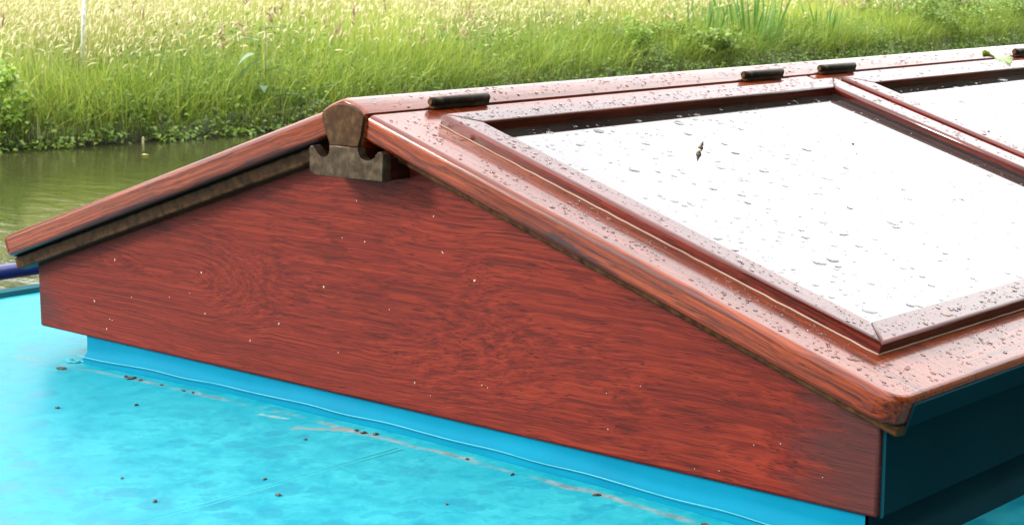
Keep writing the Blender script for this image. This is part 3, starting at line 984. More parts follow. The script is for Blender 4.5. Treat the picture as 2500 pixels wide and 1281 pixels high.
def blades(soup, base, h, lean, ldir, width, rnd, mi, seg=3, tip=0.12, r=rng):
    n = len(base)
    t = np.linspace(0, 1, seg+1)
    L = np.stack([np.cos(ldir), np.sin(ldir), np.zeros(n)], -1)
    wa = r.uniform(0, 2*np.pi, n)
    Wd = np.stack([np.cos(wa), np.sin(wa), np.zeros(n)], -1)
    V = np.zeros((n, 2*(seg+1), 3))
    for k, tt in enumerate(t):
        p = base+np.array([0, 0, 1])*(h*(tt-0.35*np.minimum(lean, 1.2)*tt**2.2))[:, None]+L*(h*lean*tt**1.9)[:, None]
        wk = width*(tip+(1-tip)*(1-tt**1.6)) if k else width*0.8
        V[:, 2*k] = p-Wd*wk[:, None]/2
        V[:, 2*k+1] = p+Wd*wk[:, None]/2
    q = [(2*k, 2*k+1, 2*k+3, 2*k+2) for k in range(seg)]
    soup.add(V, q, rnd, mi)
    tipv = (V[:, -1]+V[:, -2])/2
    d = tipv-(V[:, -3]+V[:, -4])/2
    return tipv, d/np.linalg.norm(d, axis=1)[:, None]

def heads(soup, p, d, ln, wd, droop, rnd, mi, r=rng):
    n = len(p)
    prof = [(0, 0.25), (0.25, 1.0), (0.65, 0.8), (1.0, 0.12)]
    a = np.cross(d, np.array([0.3, 0.5, 0.81])); a /= np.linalg.norm(a, axis=1)[:, None]
    b = np.cross(d, a)
    hd = d.copy(); hd[:, 2] = 0
    V = np.zeros((n, 16, 3))
    for k, (t, w_) in enumerate(prof):
        c = p+d*(ln*t)[:, None]+(hd*0.8-np.array([0, 0, 0.6]))*(ln*droop*t*t)[:, None]
        for j in range(4):
            s_, c_ = math.sin(j*math.pi/2), math.cos(j*math.pi/2)
            V[:, 4*k+j] = c+(a*c_+b*s_)*(wd*w_/2)[:, None]
    q = [(4*k+j, 4*k+(j+1) % 4, 4*k+4+(j+1) % 4, 4*k+4+j) for k in range(3) for j in range(4)]
    soup.add(V, q, rnd, mi)

def leaves(soup, p, nrm_, axis, ln, wd, rnd, mi):
    """folded six-point leaf"""
    a = axis/np.linalg.norm(axis, axis=1)[:, None]
    s_ = np.cross(nrm_, a); s_ /= (np.linalg.norm(s_, axis=1)[:, None]+1e-9)
    nn = np.cross(a, s_)
    V = np.zeros((len(p), 8, 3))
    rows = [(0, 0.10, 0), (0.35, 1.0, 0.10), (0.72, 0.75, 0.06), (1.0, 0.06, -0.12)]
    for k, (t, w_, z_) in enumerate(rows):
        c = p+a*(ln*t)[:, None]+nn*(ln*z_)[:, None]
        V[:, 2*k] = c-s_*(wd*w_/2)[:, None]+nn*(wd*0.12*w_)[:, None]
        V[:, 2*k+1] = c+s_*(wd*w_/2)[:, None]+nn*(wd*0.12*w_)[:, None]
    soup.add(V, [(2*k, 2*k+1, 2*k+3, 2*k+2) for k in range(3)], rnd, mi)

def scatter(n, d0, d1, y0=3.0, y1=36.0, power=1.0, top=0.75):
    y = rng.uniform(y0, y1, n)
    d = d0+(d1-d0)*rng.uniform(0, 1, n)**power
    x = bank_x(y)-d
    z = ground_h(d)-0.01
    m = in_view(x, y, z, top=top)
    return x[m], y[m], z[m], d[m]

def patch(x, y, s, seed):
    """cheap smooth noise, 0..1"""
    r = np.random.default_rng(seed)
    v = np.zeros_like(x)
    for k in range(7):
        a = r.uniform(0, 2*np.pi); f = s*r.uniform(0.5, 2.0); ph = r.uniform(0, 6.28)
        v += np.sin((x*np.cos(a)+y*np.sin(a))*f+ph)
    return np.clip(0.5+v/6, 0, 1)

def thin(x, y, z, d, lo=13.0, mul=1.0):
    """fewer blades where the ground is farther away"""
    dist = np.hypot(x-CAMP[0], y-CAMP[1])
    keep = rng.uniform(0, 1, len(x)) < mul*np.minimum(1, (lo/dist)**1.0)
    return x[keep], y[keep], z[keep], d[keep]

# ---- grass blades
S1 = Soup()
x, y, z, d = thin(*scatter(330000, 0.06, 9.0, power=1.0))
n = len(x)
pt = patch(x, y, 1.6, 1)
pc = patch(x, y, 3.4, 31)
hh = np.interp(d, [0, 0.4, 1.0, 2.5], [0.30, 0.44, 0.54, 0.56])*rng.uniform(0.45, 1.15, n)*(0.62+0.55*pc)
blades(S1, np.stack([x, y, z], -1), hh, rng.gamma(1.6, 0.34, n), rng.normal(0, 1.3, n)+6.0*patch(x, y, 1.2, 44), rng.uniform(0.0035, 0.0075, n)*np.maximum(1, np.hypot(x, y)/16),
       np.clip(rng.normal(0.36, 0.24, n)+0.5*(pt-0.5)+0.35*(pc-0.5)+np.interp(d, [0, 1.5, 5], [-0.05, 0.16, 0.34]), 0, 1), 0)
x, y, z, d = scatter(60000, -0.04, 0.8, top=0.6)
n = len(x)
pt = patch(x, y, 5.0, 12)
kp = rng.uniform(0, 1, n) < 0.2+1.1*pt
x, y, z, d = x[kp], y[kp], z[kp], d[kp]
n = len(x)
blades(S1, np.stack([x, y, np.maximum(z, WATER+0.03)], -1), rng.uniform(0.16, 0.48, n), rng.gamma(2.2, 0.28, n), rng.normal(-0.2, 1.2, n), rng.uniform(0.004, 0.008, n), np.clip(rng.normal(0.45, 0.22, n), 0, 1), 0)
# ---- flowering stalks with seed heads
x, y, z, d = thin(*scatter(260000, 0.30, 9.0, power=0.9, top=0.85))
n = len(x)
pt = patch(x, y, 1.3, 2)
keep = rng.uniform(0, 1, n) < (0.30+0.9*pt)*np.interp(d, [0.3, 1.0, 2.0], [0.10, 0.55, 1.0])*np.interp(y, [14, 20, 28], [1, 0.7, 0.5])
x, y, z, d, pt = x[keep], y[keep], z[keep], d[keep], pt[keep]
n = len(x)
hh = np.interp(d, [0.3, 1.5], [0.46, 0.60])*rng.uniform(0.60, 1.18, n)
ld = rng.normal(0.6, 1.3, n)
tp, dr = blades(S1, np.stack([x, y, z], -1), hh, rng.gamma(2.2, 0.10, n), ld, np.full(n, 0.0022)*np.maximum(1, np.hypot(x, y)/14), np.clip(rng.normal(0.4, 0.25, n), 0, 1), 1, tip=0.6)
heads(S1, tp, dr, rng.uniform(0.035, 0.085, n), rng.uniform(0.006, 0.012, n)*np.maximum(1, np.hypot(x, y)/17), rng.uniform(0.1, 1.0, n), np.clip(rng.normal(0.5, 0.3, n), 0, 1), 2)
# ---- taller brownish plumes standing out of the grass
x, y, z, d = scatter(9000, 0.25, 5.0, power=1.2, top=0.85)
kp = rng.uniform(0, 1, len(x)) < 0.06
x, y, z, d = x[kp], y[kp], z[kp], d[kp]
n = len(x)
tp, dr = blades(S1, np.stack([x, y, z], -1), rng.uniform(0.38, 0.72, n), rng.gamma(2, 0.10, n), rng.uniform(0, 6.28, n), np.full(n, 0.004), rng.uniform(0, 1, n), 1, tip=0.6)
for k_ in range(5):
    heads(S1, tp-dr*(0.02*k_)+rng.normal(0, 0.008, (n, 3)), dr+rng.normal(0, 0.35, (n, 3)), rng.uniform(0.03, 0.07, n), rng.uniform(0.010, 0.018, n), rng.uniform(-0.2, 0.4, n), rng.uniform(0, 1, n), 3)
o = link('meadow_grass', S1.mesh('meadow_grass'), [M_['blade'], M_['straw'], M_['head'], M_['plume']])
put_tags(o, 'tall seeding meadow grass with pale nodding heads covering the far bank', 'grass', kind='stuff')

# ---- low herbs along the water's edge
S2 = Soup()
x, y, z, d = scatter(4200, -0.10, 0.60, power=1.5, top=0.3)
n0 = len(x)
x2, y2, z2, d2 = scatter(9000, 0.1, 1.5, top=0.4)
kp = patch(x2, y2, 2.6, 71) > 0.62
x, y, z, d = np.concatenate([x, x2[kp]]), np.concatenate([y, y2[kp]]), np.concatenate([z, z2[kp]]), np.concatenate([d, d2[kp]])
n1, n0 = n0, len(x)
k = 12
bx = np.repeat(x, k); by = np.repeat(y, k); bz = np.repeat(z, k); bd = np.repeat(d, k)
n = len(bx)
ch = np.repeat(rng.uniform(0.04, 0.20, n0)*np.interp(d, [-0.1, 0.1, 0.5, 1.0], [0.7, 0.9, 1.2, 1.6])*np.where(np.arange(n0) < n1, 1.0, 1.5), k)
a = rng.uniform(0, 2*np.pi, n); rr = np.sqrt(rng.uniform(0, 1, n))*0.13
hz = rng.uniform(0.05, 1, n)**0.7
zz = np.maximum(bz, WATER-0.02)
p = np.stack([bx+np.cos(a)*rr, by+np.sin(a)*rr, np.maximum(zz+ch*hz, WATER+0.01)], -1)
ax = np.stack([np.cos(a), np.sin(a), rng.normal(0.1, 0.45, n)], -1)
nm = np.stack([rng.normal(0.2, 0.4, n), rng.normal(0, 0.4, n), np.ones(n)], -1)
nm = nm/np.linalg.norm(nm, axis=1)[:, None]
ln = rng.uniform(0.022, 0.05, n)
leaves(S2, p, nm, ax, ln, ln*rng.uniform(0.4, 0.75, n), np.clip(rng.normal(0.4, 0.22, n)+np.repeat(rng.normal(0, 0.15, n0), k), 0, 1), 0)
o = link('bank_herbs', S2.mesh('bank_herbs'), [M_['herb']])
put_tags(o, 'low leafy herbs crowding the dark edge of the far bank', 'plants', kind='stuff')
# dead roots and trailing stems at the waterline
S3 = Soup()
x, y, z, d = scatter(5200, -0.03, 0.10, top=0.3)
n = len(x)
blades(S3, np.stack([x+0.03, y, np.full(n, WATER+0.14)+rng.normal(0, 0.05, n)], -1), -rng.uniform(0.06, 0.22, n), rng.gamma(2, 0.2, n), rng.uniform(0, 6.28, n), np.full(n, 0.005), rng.uniform(0, 1, n), 0)
o = link('trailing_stems', S3.mesh('trailing_stems'), [M_['stem']])
put_tags(o, 'dark trailing stems hanging from the bank into the water', 'plants', kind='stuff')

def single_leaf(name, base, axis, nrm_, ln, wd, mat, parent, rnd, bend=0.25, seg=6):
    """one large leaf with a folded midrib and a drooping tip"""
    a = Vector(axis).normalized(); nv = Vector(nrm_); s_ = nv.cross(a).normalized(); nv = a.cross(s_)
    vs, fs = [], []
    for i in range(seg+1):
        t = i/seg
        w_ = wd*(math.sin(math.pi*min(1, 0.06+0.94*t)**0.75))*0.5+0.0015
        c = Vector(base)+a*(ln*t*(1-0.12*bend*t))-Vector((0, 0, 1))*(ln*bend*t*t)
        wob = math.sin(t*9+rnd*20)*wd*0.05
        vs += [tuple(c-s_*w_+nv*(wd*0.14+wob)*(w_/(wd*0.5))), tuple(c), tuple(c+s_*w_+nv*(wd*0.14-wob)*(w_/(wd*0.5)))]
        if i:
            b = 3*(i-1)
            fs += [(b, b+1, b+4, b+3), (b+1, b+2, b+5, b+4)]
    me = bpy.data.meshes.new(name)
    me.from_pydata(vs, [], fs)
    for p_ in me.polygons: p_.use_smooth = True
    at = me.attributes.new('rnd', 'FLOAT', 'POINT')
    at.data.foreach_set('value', np.full(len(vs), rnd, np.float32))
    return link(name, me, mat, parent)
def stem_mesh(name, pts, r0, r1, mat, parent, rnd=0.5):
    bm = bmesh.new()
    tube(bm, pts, r0, 6, r1=r1)
    bmesh.ops.recalc_face_normals(bm, faces=bm.faces)
    me = bpy.data.meshes.new(name); bm.to_mesh(me); bm.free()
    at = me.attributes.new('rnd', 'FLOAT', 'POINT')
    at.data.foreach_set('value', np.full(len(me.vertices), rnd, np.float32))
    return link(name, me, mat, parent)

def bank_pt(y, d): return (float(bank_x(y))-d, y, float(ground_h(d)))

# broad-leaved dock plants
def dock(y, d, h, specs, label, stalk=True):
    root = empty('dock_plant', bank_pt(y, d))
    put_tags(root, label, 'plant', 'dock plants on the far bank')
    if stalk: stem_mesh('stem', [(0, 0, 0), (0.01, 0.02, h*0.5), (0.03, 0.01, h)], 0.006, 0.003, M_['stem'], root)
    for (az, el, z0, ln, wd, bend, yel) in specs:
        ax = (math.cos(az)*math.cos(el), math.sin(az)*math.cos(el), math.sin(el))
        nv = (-math.cos(az)*math.sin(el), -math.sin(az)*math.sin(el), math.cos(el))
        single_leaf('leaf', (0.02*math.cos(az), 0.02*math.sin(az), z0), ax, nv, ln, wd, M_['yellow'] if yel else M_['dock'], root, random.random(), bend)
# camera looks along (-0.65, 0.75): rightwards is (0.75, 0.65) -> azimuth 0.72
dock(7.35, 0.15, 0.62, [(3.9, 0.2, 0.50, 0.20, 0.05, 0.2, 0), (0.6, 0.3, 0.58, 0.20, 0.045, 0.3, 0), (3.6, -0.4, 0.36, 0.24, 0.085, 0.5, 0),
      (1.2, 0.1, 0.30, 0.22, 0.06, 0.3, 0), (0.5, 0.55, 0.05, 0.30, 0.08, 0.25, 0), (5.6, 0.5, 0.16, 0.26, 0.08, 0.5, 0), (3.7, -0.5, 0.16, 0.14, 0.05, 0.5, 1), (4.6, 0.3, 0.40, 0.22, 0.07, 0.6, 0)],
     'tall dock plant with a yellowed lower leaf at the water edge')
dock(7.75, 0.20, 0.3, [(0.7, 0.65, 0.02, 0.36, 0.09, 0.2, 0), (0.2, 0.4, 0.02, 0.28, 0.08, 0.4, 0), (1.6, 0.7, 0.02, 0.26, 0.07, 0.3, 0), (3.7, 0.4, 0.02, 0.26, 0.08, 0.4, 0), (5.0, 0.5, 0.02, 0.24, 0.07, 0.5, 0), (0.9, 0.15, 0.02, 0.24, 0.08, 0.4, 0)],
     'low dock rosette of broad grey green leaves just left of the roof ridge', stalk=False)

# leafy bushes and bright herbs
def bush(name, y, d, w_, h, nl, mat, label, cat, group, lsize=(0.02, 0.05), seed=1, up_=0.0, stems=6):
    r = np.random.default_rng(seed)
    root = empty(name, bank_pt(y, d))
    put_tags(root, label, cat, group)
    sp = Soup()
    nc = 26
    th = r.uniform(0, 2*np.pi, nc); rad = np.sqrt(r.uniform(0, 1, nc))*w_/2*0.85
    cx, cy = np.cos(th)*rad, np.sin(th)*rad
    cz = h*(r.uniform(0.15, 1.0, nc))*(1-0.55*(rad/(w_/2))**2)
    idx = r.integers(0, nc, nl)
    pp = np.stack([cx[idx], cy[idx], cz[idx]], -1)+r.normal(0, 1, (nl, 3))*np.array([w_*0.075, w_*0.075, h*0.09])
    pp[:, 2] = np.maximum(pp[:, 2], 0.0)
    a = r.uniform(0, 2*np.pi, nl)
    ax = np.stack([np.cos(a), np.sin(a), r.normal(0.1+up_, 0.5, nl)], -1)
    nm = r.normal(0, 0.5, (nl, 3)); nm[:, 2] = 1; nm /= np.linalg.norm(nm, axis=1)[:, None]
    ln = r.uniform(*lsize, nl)
    leaves(sp, pp, nm, ax, ln, ln*r.uniform(0.5, 0.8, nl), np.clip(r.normal(0.5, 0.2, nl)+0.15*(cz[idx]/h-0.5), 0, 1), 0)
    o = link('foliage', sp.mesh('foliage'), mat, root)
    o['kind'] = 'stuff'
    for k_ in range(stems):
        j = r.integers(0, nc)
        stem_mesh('stem', [(0, 0, -0.02), (cx[j]*0.4, cy[j]*0.4, cz[j]*0.6), (cx[j], cy[j], cz[j])], 0.005, 0.002, M_['stem'], root)
    return root
bush('bramble_bush', 5.35, 0.10, 0.42, 0.44, 420, M_['herb_bright'], 'light green bramble bush overhanging the water at the left edge', 'bush', None, (0.03, 0.065), 4)
bush('bramble_bush', 5.15, 0.0, 0.40, 0.22, 400, M_['herb_bright'], 'small bright sprig hanging low over the water in the left corner', 'bush', None, (0.03, 0.06), 14)
bush('bright_herb', 13.70, 0.25, 0.40, 0.42, 500, M_['herb_bright'], 'yellow green leafy herb standing right behind the roof ridge', 'plant', None, (0.03, 0.06), 5)
bush('bright_herb', 6.35, -0.02, 0.24, 0.16, 120, M_['herb_bright'], 'small bright sprig at the waterline beside a pale twig', 'plant', None, (0.025, 0.05), 6)
bush('bright_herb', 6.95, -0.04, 0.30, 0.18, 160, M_['herb_bright'], 'small sprig trailing on the water below the dock plant', 'plant', None, (0.025, 0.05), 7)
for i, (yy, dd, ww, h_, lab) in enumerate([(20.6, 0.6, 1.5, 0.52, 'dark green low shrub, left one of the clump above the far right roof'),
                                     (22.0, 0.8, 1.7, 0.60, 'dark green low shrub, middle and tallest of the clump at the top right'),
                                     (23.6, 0.7, 1.6, 0.50, 'dark green low shrub at the right picture edge above the fallen leaf'),
                                     (14.9, 0.35, 1.1, 0.34, 'low olive shrub between the bright herb and the sword leaved clumps')]):
    bush('low_shrub', yy, dd, ww, h_, 2600, M_['herb'], lab, 'bush', 'low shrubs on the far bank', (0.03, 0.07), 20+i, stems=4)

# clumps of upright sword leaves
def iris(y, d, n_, h, spread, label, seed):
    r = random.Random(seed)
    root = empty('sword_leaf_clump', bank_pt(y, d))
    put_tags(root, label, 'plant', 'sword leaved clumps on the far bank')
    for k_ in range(n_):
        a_ = r.uniform(0, 6.28); q = r.uniform(0, 1)**0.6*spread
        el = r.uniform(1.18, 1.52)
        az = a_+r.uniform(-0.5, 0.5)
        ax = (math.cos(az)*math.cos(el), math.sin(az)*math.cos(el), math.sin(el))
        nv = (math.cos(r.uniform(0, 6.28)), math.sin(r.uniform(0, 6.28)), 0.05)
        single_leaf('leaf', (math.cos(a_)*q, math.sin(a_)*q, -0.03), ax, nv, h*r.uniform(0.65, 1.1), 0.020, M_['iris'], root, r.random(), r.uniform(0.02, 0.16), 5)
iris(16.3, 0.35, 46, 0.92, 0.30, 'tall sword leaved clump, left and widest of the three behind the ridge', 1)
iris(17.85, 0.30, 26, 0.62, 0.16, 'sword leaved clump rising directly behind the second hinge', 2)
iris(15.3, 0.45, 30, 0.75, 0.30, 'sword leaved clump left of the widest one', 3)

# white stake
bm = bmesh.new()
tube(bm, [(0, 0, -0.1), (0.03, 0.02, 0.5), (0.085, 0.06, 1.25)], 0.015, 10)
bmesh.ops.recalc_face_normals(bm, faces=bm.faces)
me = bpy.data.meshes.new('marker_stake'); bm.to_mesh(me); bm.free()
o = link('marker_stake', me, M_['stake'])
o.location = (float(bank_x(6.6))-1.25, 6.6, -0.52)
put_tags(o, 'thin leaning whitish stake standing in the tall grass', 'stake')
# pale twig at the waterline and a leaf afloat
bm = bmesh.new()
tube(bm, [(0, 0, -0.1), (0.004, 0.0, 0.01), (0.004, 0.004, 0.045)], 0.010, 8, r1=0.006)
bmesh.ops.recalc_face_normals(bm, faces=bm.faces)
me = bpy.data.meshes.new('broken_twig'); bm.to_mesh(me); bm.free()
o = link('broken_twig', me, M_['crumb_pale']); o.location = (-8.50, 6.12, WATER)
put_tags(o, 'short pale broken twig sticking out of the water at the bank', 'twig')
o = single_leaf('floating_leaf', (0, 0, 0), (0.7, 0.7, 0), (0, 0, 1), 0.05, 0.025, M_['yellow'], None, 0.7, 0.0)
o.location = (-7.893, 5.652, WATER+0.006)
put_tags(o, 'small pale leaf floating on the dark canal water', 'leaf')

# ------------------------------------------------------------------ wood beyond the meadow, above the frame but mirrored in the canal
def far_wood():
    r = np.random.default_rng(77)
    sp = Soup()
    nt_ = 60
    cy = np.sort(r.uniform(-10, 130, nt_)); cxx = -46-0.12*cy+r.normal(0, 3, nt_)
    ht = r.uniform(10, 15, nt_)
    nl = 26000
    idx = r.integers(0, nt_, nl)
    v = r.normal(0, 1, (nl, 3)); v /= np.linalg.norm(v, axis=1)[:, None]
    v *= r.uniform(0.6, 1.05, nl)[:, None]
    p_ = np.stack([cxx[idx]+v[:, 0]*3.4, cy[idx]+v[:, 1]*3.4, -0.4+ht[idx]*(0.52+0.46*v[:, 2])], -1)
    ax = r.normal(0, 1, (nl, 3)); nm = v+r.normal(0, 0.4, (nl, 3)); nm /= np.linalg.norm(nm, axis=1)[:, None]
    ln = r.uniform(0.6, 1.3, nl)
    leaves(sp, p_, nm, ax, ln, ln*0.7, np.clip(r.normal(0.4, 0.2, nl), 0, 1), 0)
    o = link('far_wood', sp.mesh('far_wood'), M_['herb'])
    put_tags(o, 'distant wood along the back of the meadow', 'trees', kind='stuff')
far_wood()

# ------------------------------------------------------------------ near bank, and an unseen leafy screen added to shade the right hand side
NEARX = 2.7
xs = [NEARX, NEARX+0.05, NEARX+0.3, NEARX+1.5, NEARX+6, 60]
me = grid_mesh('near_bank', xs, [-40, -10, 0, 10, 30, 120], lambda x, y: -1.4 if x == NEARX else min(-0.30, -0.5+(x-NEARX)*0.2))
put_tags(link('near_bank', me, M_['soil']), kind='structure')
def shade_hedge():
    root = empty('shade_hedge', (4.4, 2.5, -0.3))
    put_tags(root, 'unseen leafy tree screen added on the near bank to shade the right side', 'shade_hedge')
    r = np.random.default_rng(9)
    nl = 42000
    sp = Soup()
    yy = r.uniform(-4.2, 9.0, nl)
    hmax = 6.6+0.6*np.sin(yy*1.1)+0.4*np.sin(yy*3.1+1)
    zz = r.uniform(0, 1, nl)**0.9*hmax
    bul = 1.2+0.22*np.sin(yy*2.3)+0.18*np.sin(zz*2.2+yy)
    xx = -bul*np.sqrt(np.clip(1-(zz/hmax)**4, 0.05, 1))*r.uniform(0.5, 1.05, nl)
    a = r.uniform(0, 6.28, nl)
    ax = np.stack([np.cos(a), np.sin(a), r.normal(-0.1, 0.5, nl)], -1)
    nm = np.stack([-np.ones(nl), r.normal(0, 0.6, nl), r.normal(0.5, 0.5, nl)], -1); nm /= np.linalg.norm(nm, axis=1)[:, None]
    ln = r.uniform(0.10, 0.20, nl)
    leaves(sp, np.stack([xx, yy, zz], -1), nm, ax, ln, ln*0.6, np.clip(r.normal(0.25, 0.2, nl), 0, 1), 0)
    o = link('foliage', sp.mesh('foliage'), M_['herb'], root); o['kind'] = 'stuff'
    for k_ in range(9):
        y0 = -3.8+k_*1.5
        stem_mesh('trunk', [(0, y0, -0.1), (-0.05, y0+0.05, 2.4), (-0.02, y0-0.05, 5.2)], 0.09, 0.02, M_['stem'], root, 0.2)
shade_hedge()

# ------------------------------------------------------------------ rain drops on wood and glass
def drops_mesh(name, pts, axes_u, axes_n, rad, hgt, seg=8):
    """domed drops; pts (n,3), in-plane axis and normal per drop"""
    n = len(pts)
    v_ = np.cross(axes_n, axes_u)
    r = np.random.default_rng(21)
    rings = [(1.0, -0.02), (0.93, 0.35), (0.62, 0.80), (0.0, 1.0)]
    V = np.zeros((n, 3*seg+1, 3))
    rw = 1+r.normal(0, 0.10, (n, seg))
    for i, (rr_, hh_) in enumerate(rings[:3]):
        for k_ in range(seg):
            a = 2*math.pi*k_/seg
            q = rad[:, 0]*math.cos(a)*rr_*rw[:, k_]; s_ = rad[:, 1]*math.sin(a)*rr_*rw[:, k_]
            V[:, i*seg+k_] = pts+axes_u*q[:, None]+v_*s_[:, None]+axes_n*(hgt*hh_)[:, None]
    V[:, 3*seg] = pts+axes_n*hgt[:, None]
    quads, tris = [], []
    for i in range(2):
        for k_ in range(seg): quads.append((i*seg+k_, i*seg+(k_+1) % seg, (i+1)*seg+(k_+1) % seg, (i+1)*seg+k_))
    for k_ in range(0, seg, 2): quads.append((2*seg+k_, 2*seg+(k_+1) % seg, 2*seg+(k_+2) % seg, 3*seg))
    base = np.arange(n)[:, None, None]*(3*seg+1)
    F = (base+np.asarray(quads)[None]).reshape(-1)
    return mesh_np(name, V.reshape(-1, 3), F, np.full(n*len(quads), 4), np.zeros(n*(3*seg+1)), None)

def cluster_points(n, u0, u1, v0, v1, rr, cl=14, spread=0.022):
    nc = max(1, n//cl)
    cu = rr.uniform(u0, u1, nc); cv = rr.uniform(v0, v1, nc)
    j = rr.integers(0, nc, n)
    u_ = cu[j]+rr.normal(0, spread, n)*0.6; v_ = cv[j]+rr.normal(0, spread, n)*1.4
    lone = rr.uniform(0, 1, n) < 0.35
    u_[lone] = rr.uniform(u0, u1, lone.sum()); v_[lone] = rr.uniform(v0, v1, lone.sum())
    m = (u_ > u0) & (u_ < u1) & (v_ > v0) & (v_ < v1)
    return u_[m], v_[m]

rr = np.random.default_rng(5)
acc = {'wood': [[], [], []], 'glass': [[], [], []]}
Sv, Nv, Ov = np.array(S), np.array(N), np.array((RX, 0, RZ))
def on_lid(kind, n, u0, u1, v0, v1, wd, cl=14, spread=0.022):
    if kind == 'wood': n = int(n*2.0)
    u_, v_ = cluster_points(n, u0, u1, v0, v1, rr, cl, spread)
    pts = Ov+Sv*u_[:, None]+Nv*wd+np.array([0, 1.0, 0])*v_[:, None]
    acc[kind][0].append(pts)
    acc[kind][1].append(np.tile(Sv, (len(pts), 1)))
    acc[kind][2].append(np.tile(Nv, (len(pts), 1)))
for Lr in (L1, L2):
    fst = Lr is L1
    far = 0.6 if not fst else 1.0
    lo = Lr['v0']+0.010
    if fst: on_lid('wood', 430, 0.02, 0.565, lo, Lr['va']-0.004, 0.0001)
    on_lid('wood', int(420*far), 0.006, Lr['ua']-0.003, lo, Lr['v1']-0.005, -0.0002, 20, 0.03)
    on_lid('wood', int(620), Lr['ue']+0.005, 0.572, lo, Lr['v1']-0.005, -0.0002, 26, 0.02)
    on_lid('wood', 300, Lr['ua']+0.01, Lr['ue']-0.01, Lr['va']+0.005, Lr['vb']-0.004, HS)
    on_lid('wood', 260, Lr['ua']+0.01, Lr['ue']-0.01, Lr['vc']+0.003, Lr['vd']-0.004, HS)
    on_lid('wood', int(420*far), Lr['ua']+0.004, Lr['ub']-0.003, Lr['va'], Lr['vd'], HS-0.0002, 20, 0.03)
    on_lid('wood', 330, Lr['uc']+0.003, Lr['ue']-0.004, Lr['va'], Lr['vd'], HS-0.0002)
    on_lid('glass', 1700, Lr['ub']+0.004, Lr['uc']-0.004, Lr['vb']+0.004, Lr['vc']-0.004, 0.0011, 7, 0.03)
# ridge capping, right facet
nr = 1100
t_ = rr.uniform(0.10, 0.95, nr); vv = np.concatenate([rr.uniform(0.0, BACK, nr//3), (rr.uniform(0, BACK, 60)[rr.integers(0, 60, nr-nr//3)]+rr.normal(0, 0.02, nr-nr//3))])
sgn = np.where(rr.uniform(0, 1, nr) < 0.85, 1.0, -1.0)
cx = sgn*t_*0.0275
cz = 0.2922-0.0098*t_**1.22
sl = -0.0098*1.22*t_**0.22/0.0275
nn_ = np.stack([-sl*sgn, np.zeros(nr), np.ones(nr)], -1); nn_ /= np.linalg.norm(nn_, axis=1)[:, None]
uu_ = np.stack([nn_[:, 2], np.zeros(nr), -nn_[:, 0]], -1)
acc['wood'][0].append(np.stack([cx, vv, cz], -1)); acc['wood'][1].append(uu_); acc['wood'][2].append(nn_)
pts = np.concatenate(acc['wood'][0]); n = len(pts)
r0 = np.clip(rr.lognormal(math.log(0.00078), 0.42, n), 0.0004, 0.0020)
rad = np.stack([r0*rr.uniform(0.9, 1.5, n), r0*rr.uniform(0.9, 1.3, n)], -1)
o = link('raindrops', drops_mesh('raindrops', pts, np.concatenate(acc['wood'][1]), np.concatenate(acc['wood'][2]), rad, r0*rr.uniform(0.28, 0.48, n)), M_['drop'])
put_tags(o, 'clear raindrops beaded over the varnished wood of the skylight', 'raindrops', kind='stuff')
pts = np.concatenate(acc['glass'][0]); n = len(pts)
r0 = np.clip(rr.lognormal(math.log(0.0009), 0.65, n), 0.0004, 0.0050)
rad = np.stack([r0*rr.uniform(0.8, 1.3, n), r0*rr.uniform(1.0, 2.0, n)], -1)
o = link('raindrops', drops_mesh('raindrops', pts, np.concatenate(acc['glass'][1]), np.concatenate(acc['glass'][2]), rad, r0*rr.uniform(0.06, 0.16, n), 10), M_['drop'])
put_tags(o, 'flat raindrops scattered over the white reflecting glass panes', 'raindrops', kind='stuff')

# ------------------------------------------------------------------ small litter
def crumb_mesh(seed, sz):
    r = random.Random(seed)
    bm = bmesh.new()
    bmesh.ops.create_icosphere(bm, subdivisions=2, radius=1.0)
    k1, k2, k3 = r.uniform(0.8, 1.5), r.uniform(0.5, 0.9), r.uniform(0.25, 0.5)
    for v in bm.verts:
        s_ = 1+r.uniform(-0.28, 0.28)
        v.co = Vector((v.co.x*k1*s_, v.co.y*k2*s_, v.co.z*k3*s_+0.22))*sz
    me = bpy.data.meshes.new('debris_crumb'); bm.to_mesh(me); bm.free()
    return me
CR = [(-0.4479, -0.0428), (-0.354, -0.026), (-0.342, -0.028), (-0.328, -0.027), (-0.2362, -0.1005), (-0.290, -0.028), (-0.250, -0.031), (-0.235, -0.030), (0.006, -0.028), (0.018, -0.030), (0.030, -0.026),
      (-0.2883, -0.158), (0.1078, -0.2142), (0.0458, -0.2936), (-0.0058, -0.0817), (0.2102, -0.0363), (0.2265, -0.1359), (0.41, -0.030), (-0.0293, -0.2709), (0.064, -0.1912), (0.30, -0.031), (0.15, -0.029)]
SZ = [0.0042, 0.0026, 0.0040, 0.0028, 0.0030, 0.0018, 0.0022, 0.0022, 0.0026, 0.0034, 0.0028, 0.0024, 0.0026, 0.0026, 0.0020, 0.0020, 0.0018, 0.0028, 0.0018, 0.0018, 0.0026, 0.0022]
ORD = ['first', 'second', 'third', 'fourth', 'fifth', 'sixth', 'seventh', 'eighth', 'ninth', 'tenth', 'eleventh', 'twelfth', 'thirteenth']
silt = sorted([c for c in CR[1:] if -0.035 < c[1] < -0.02])
opn = sorted([c for c in CR[1:] if not -0.035 < c[1] < -0.02])
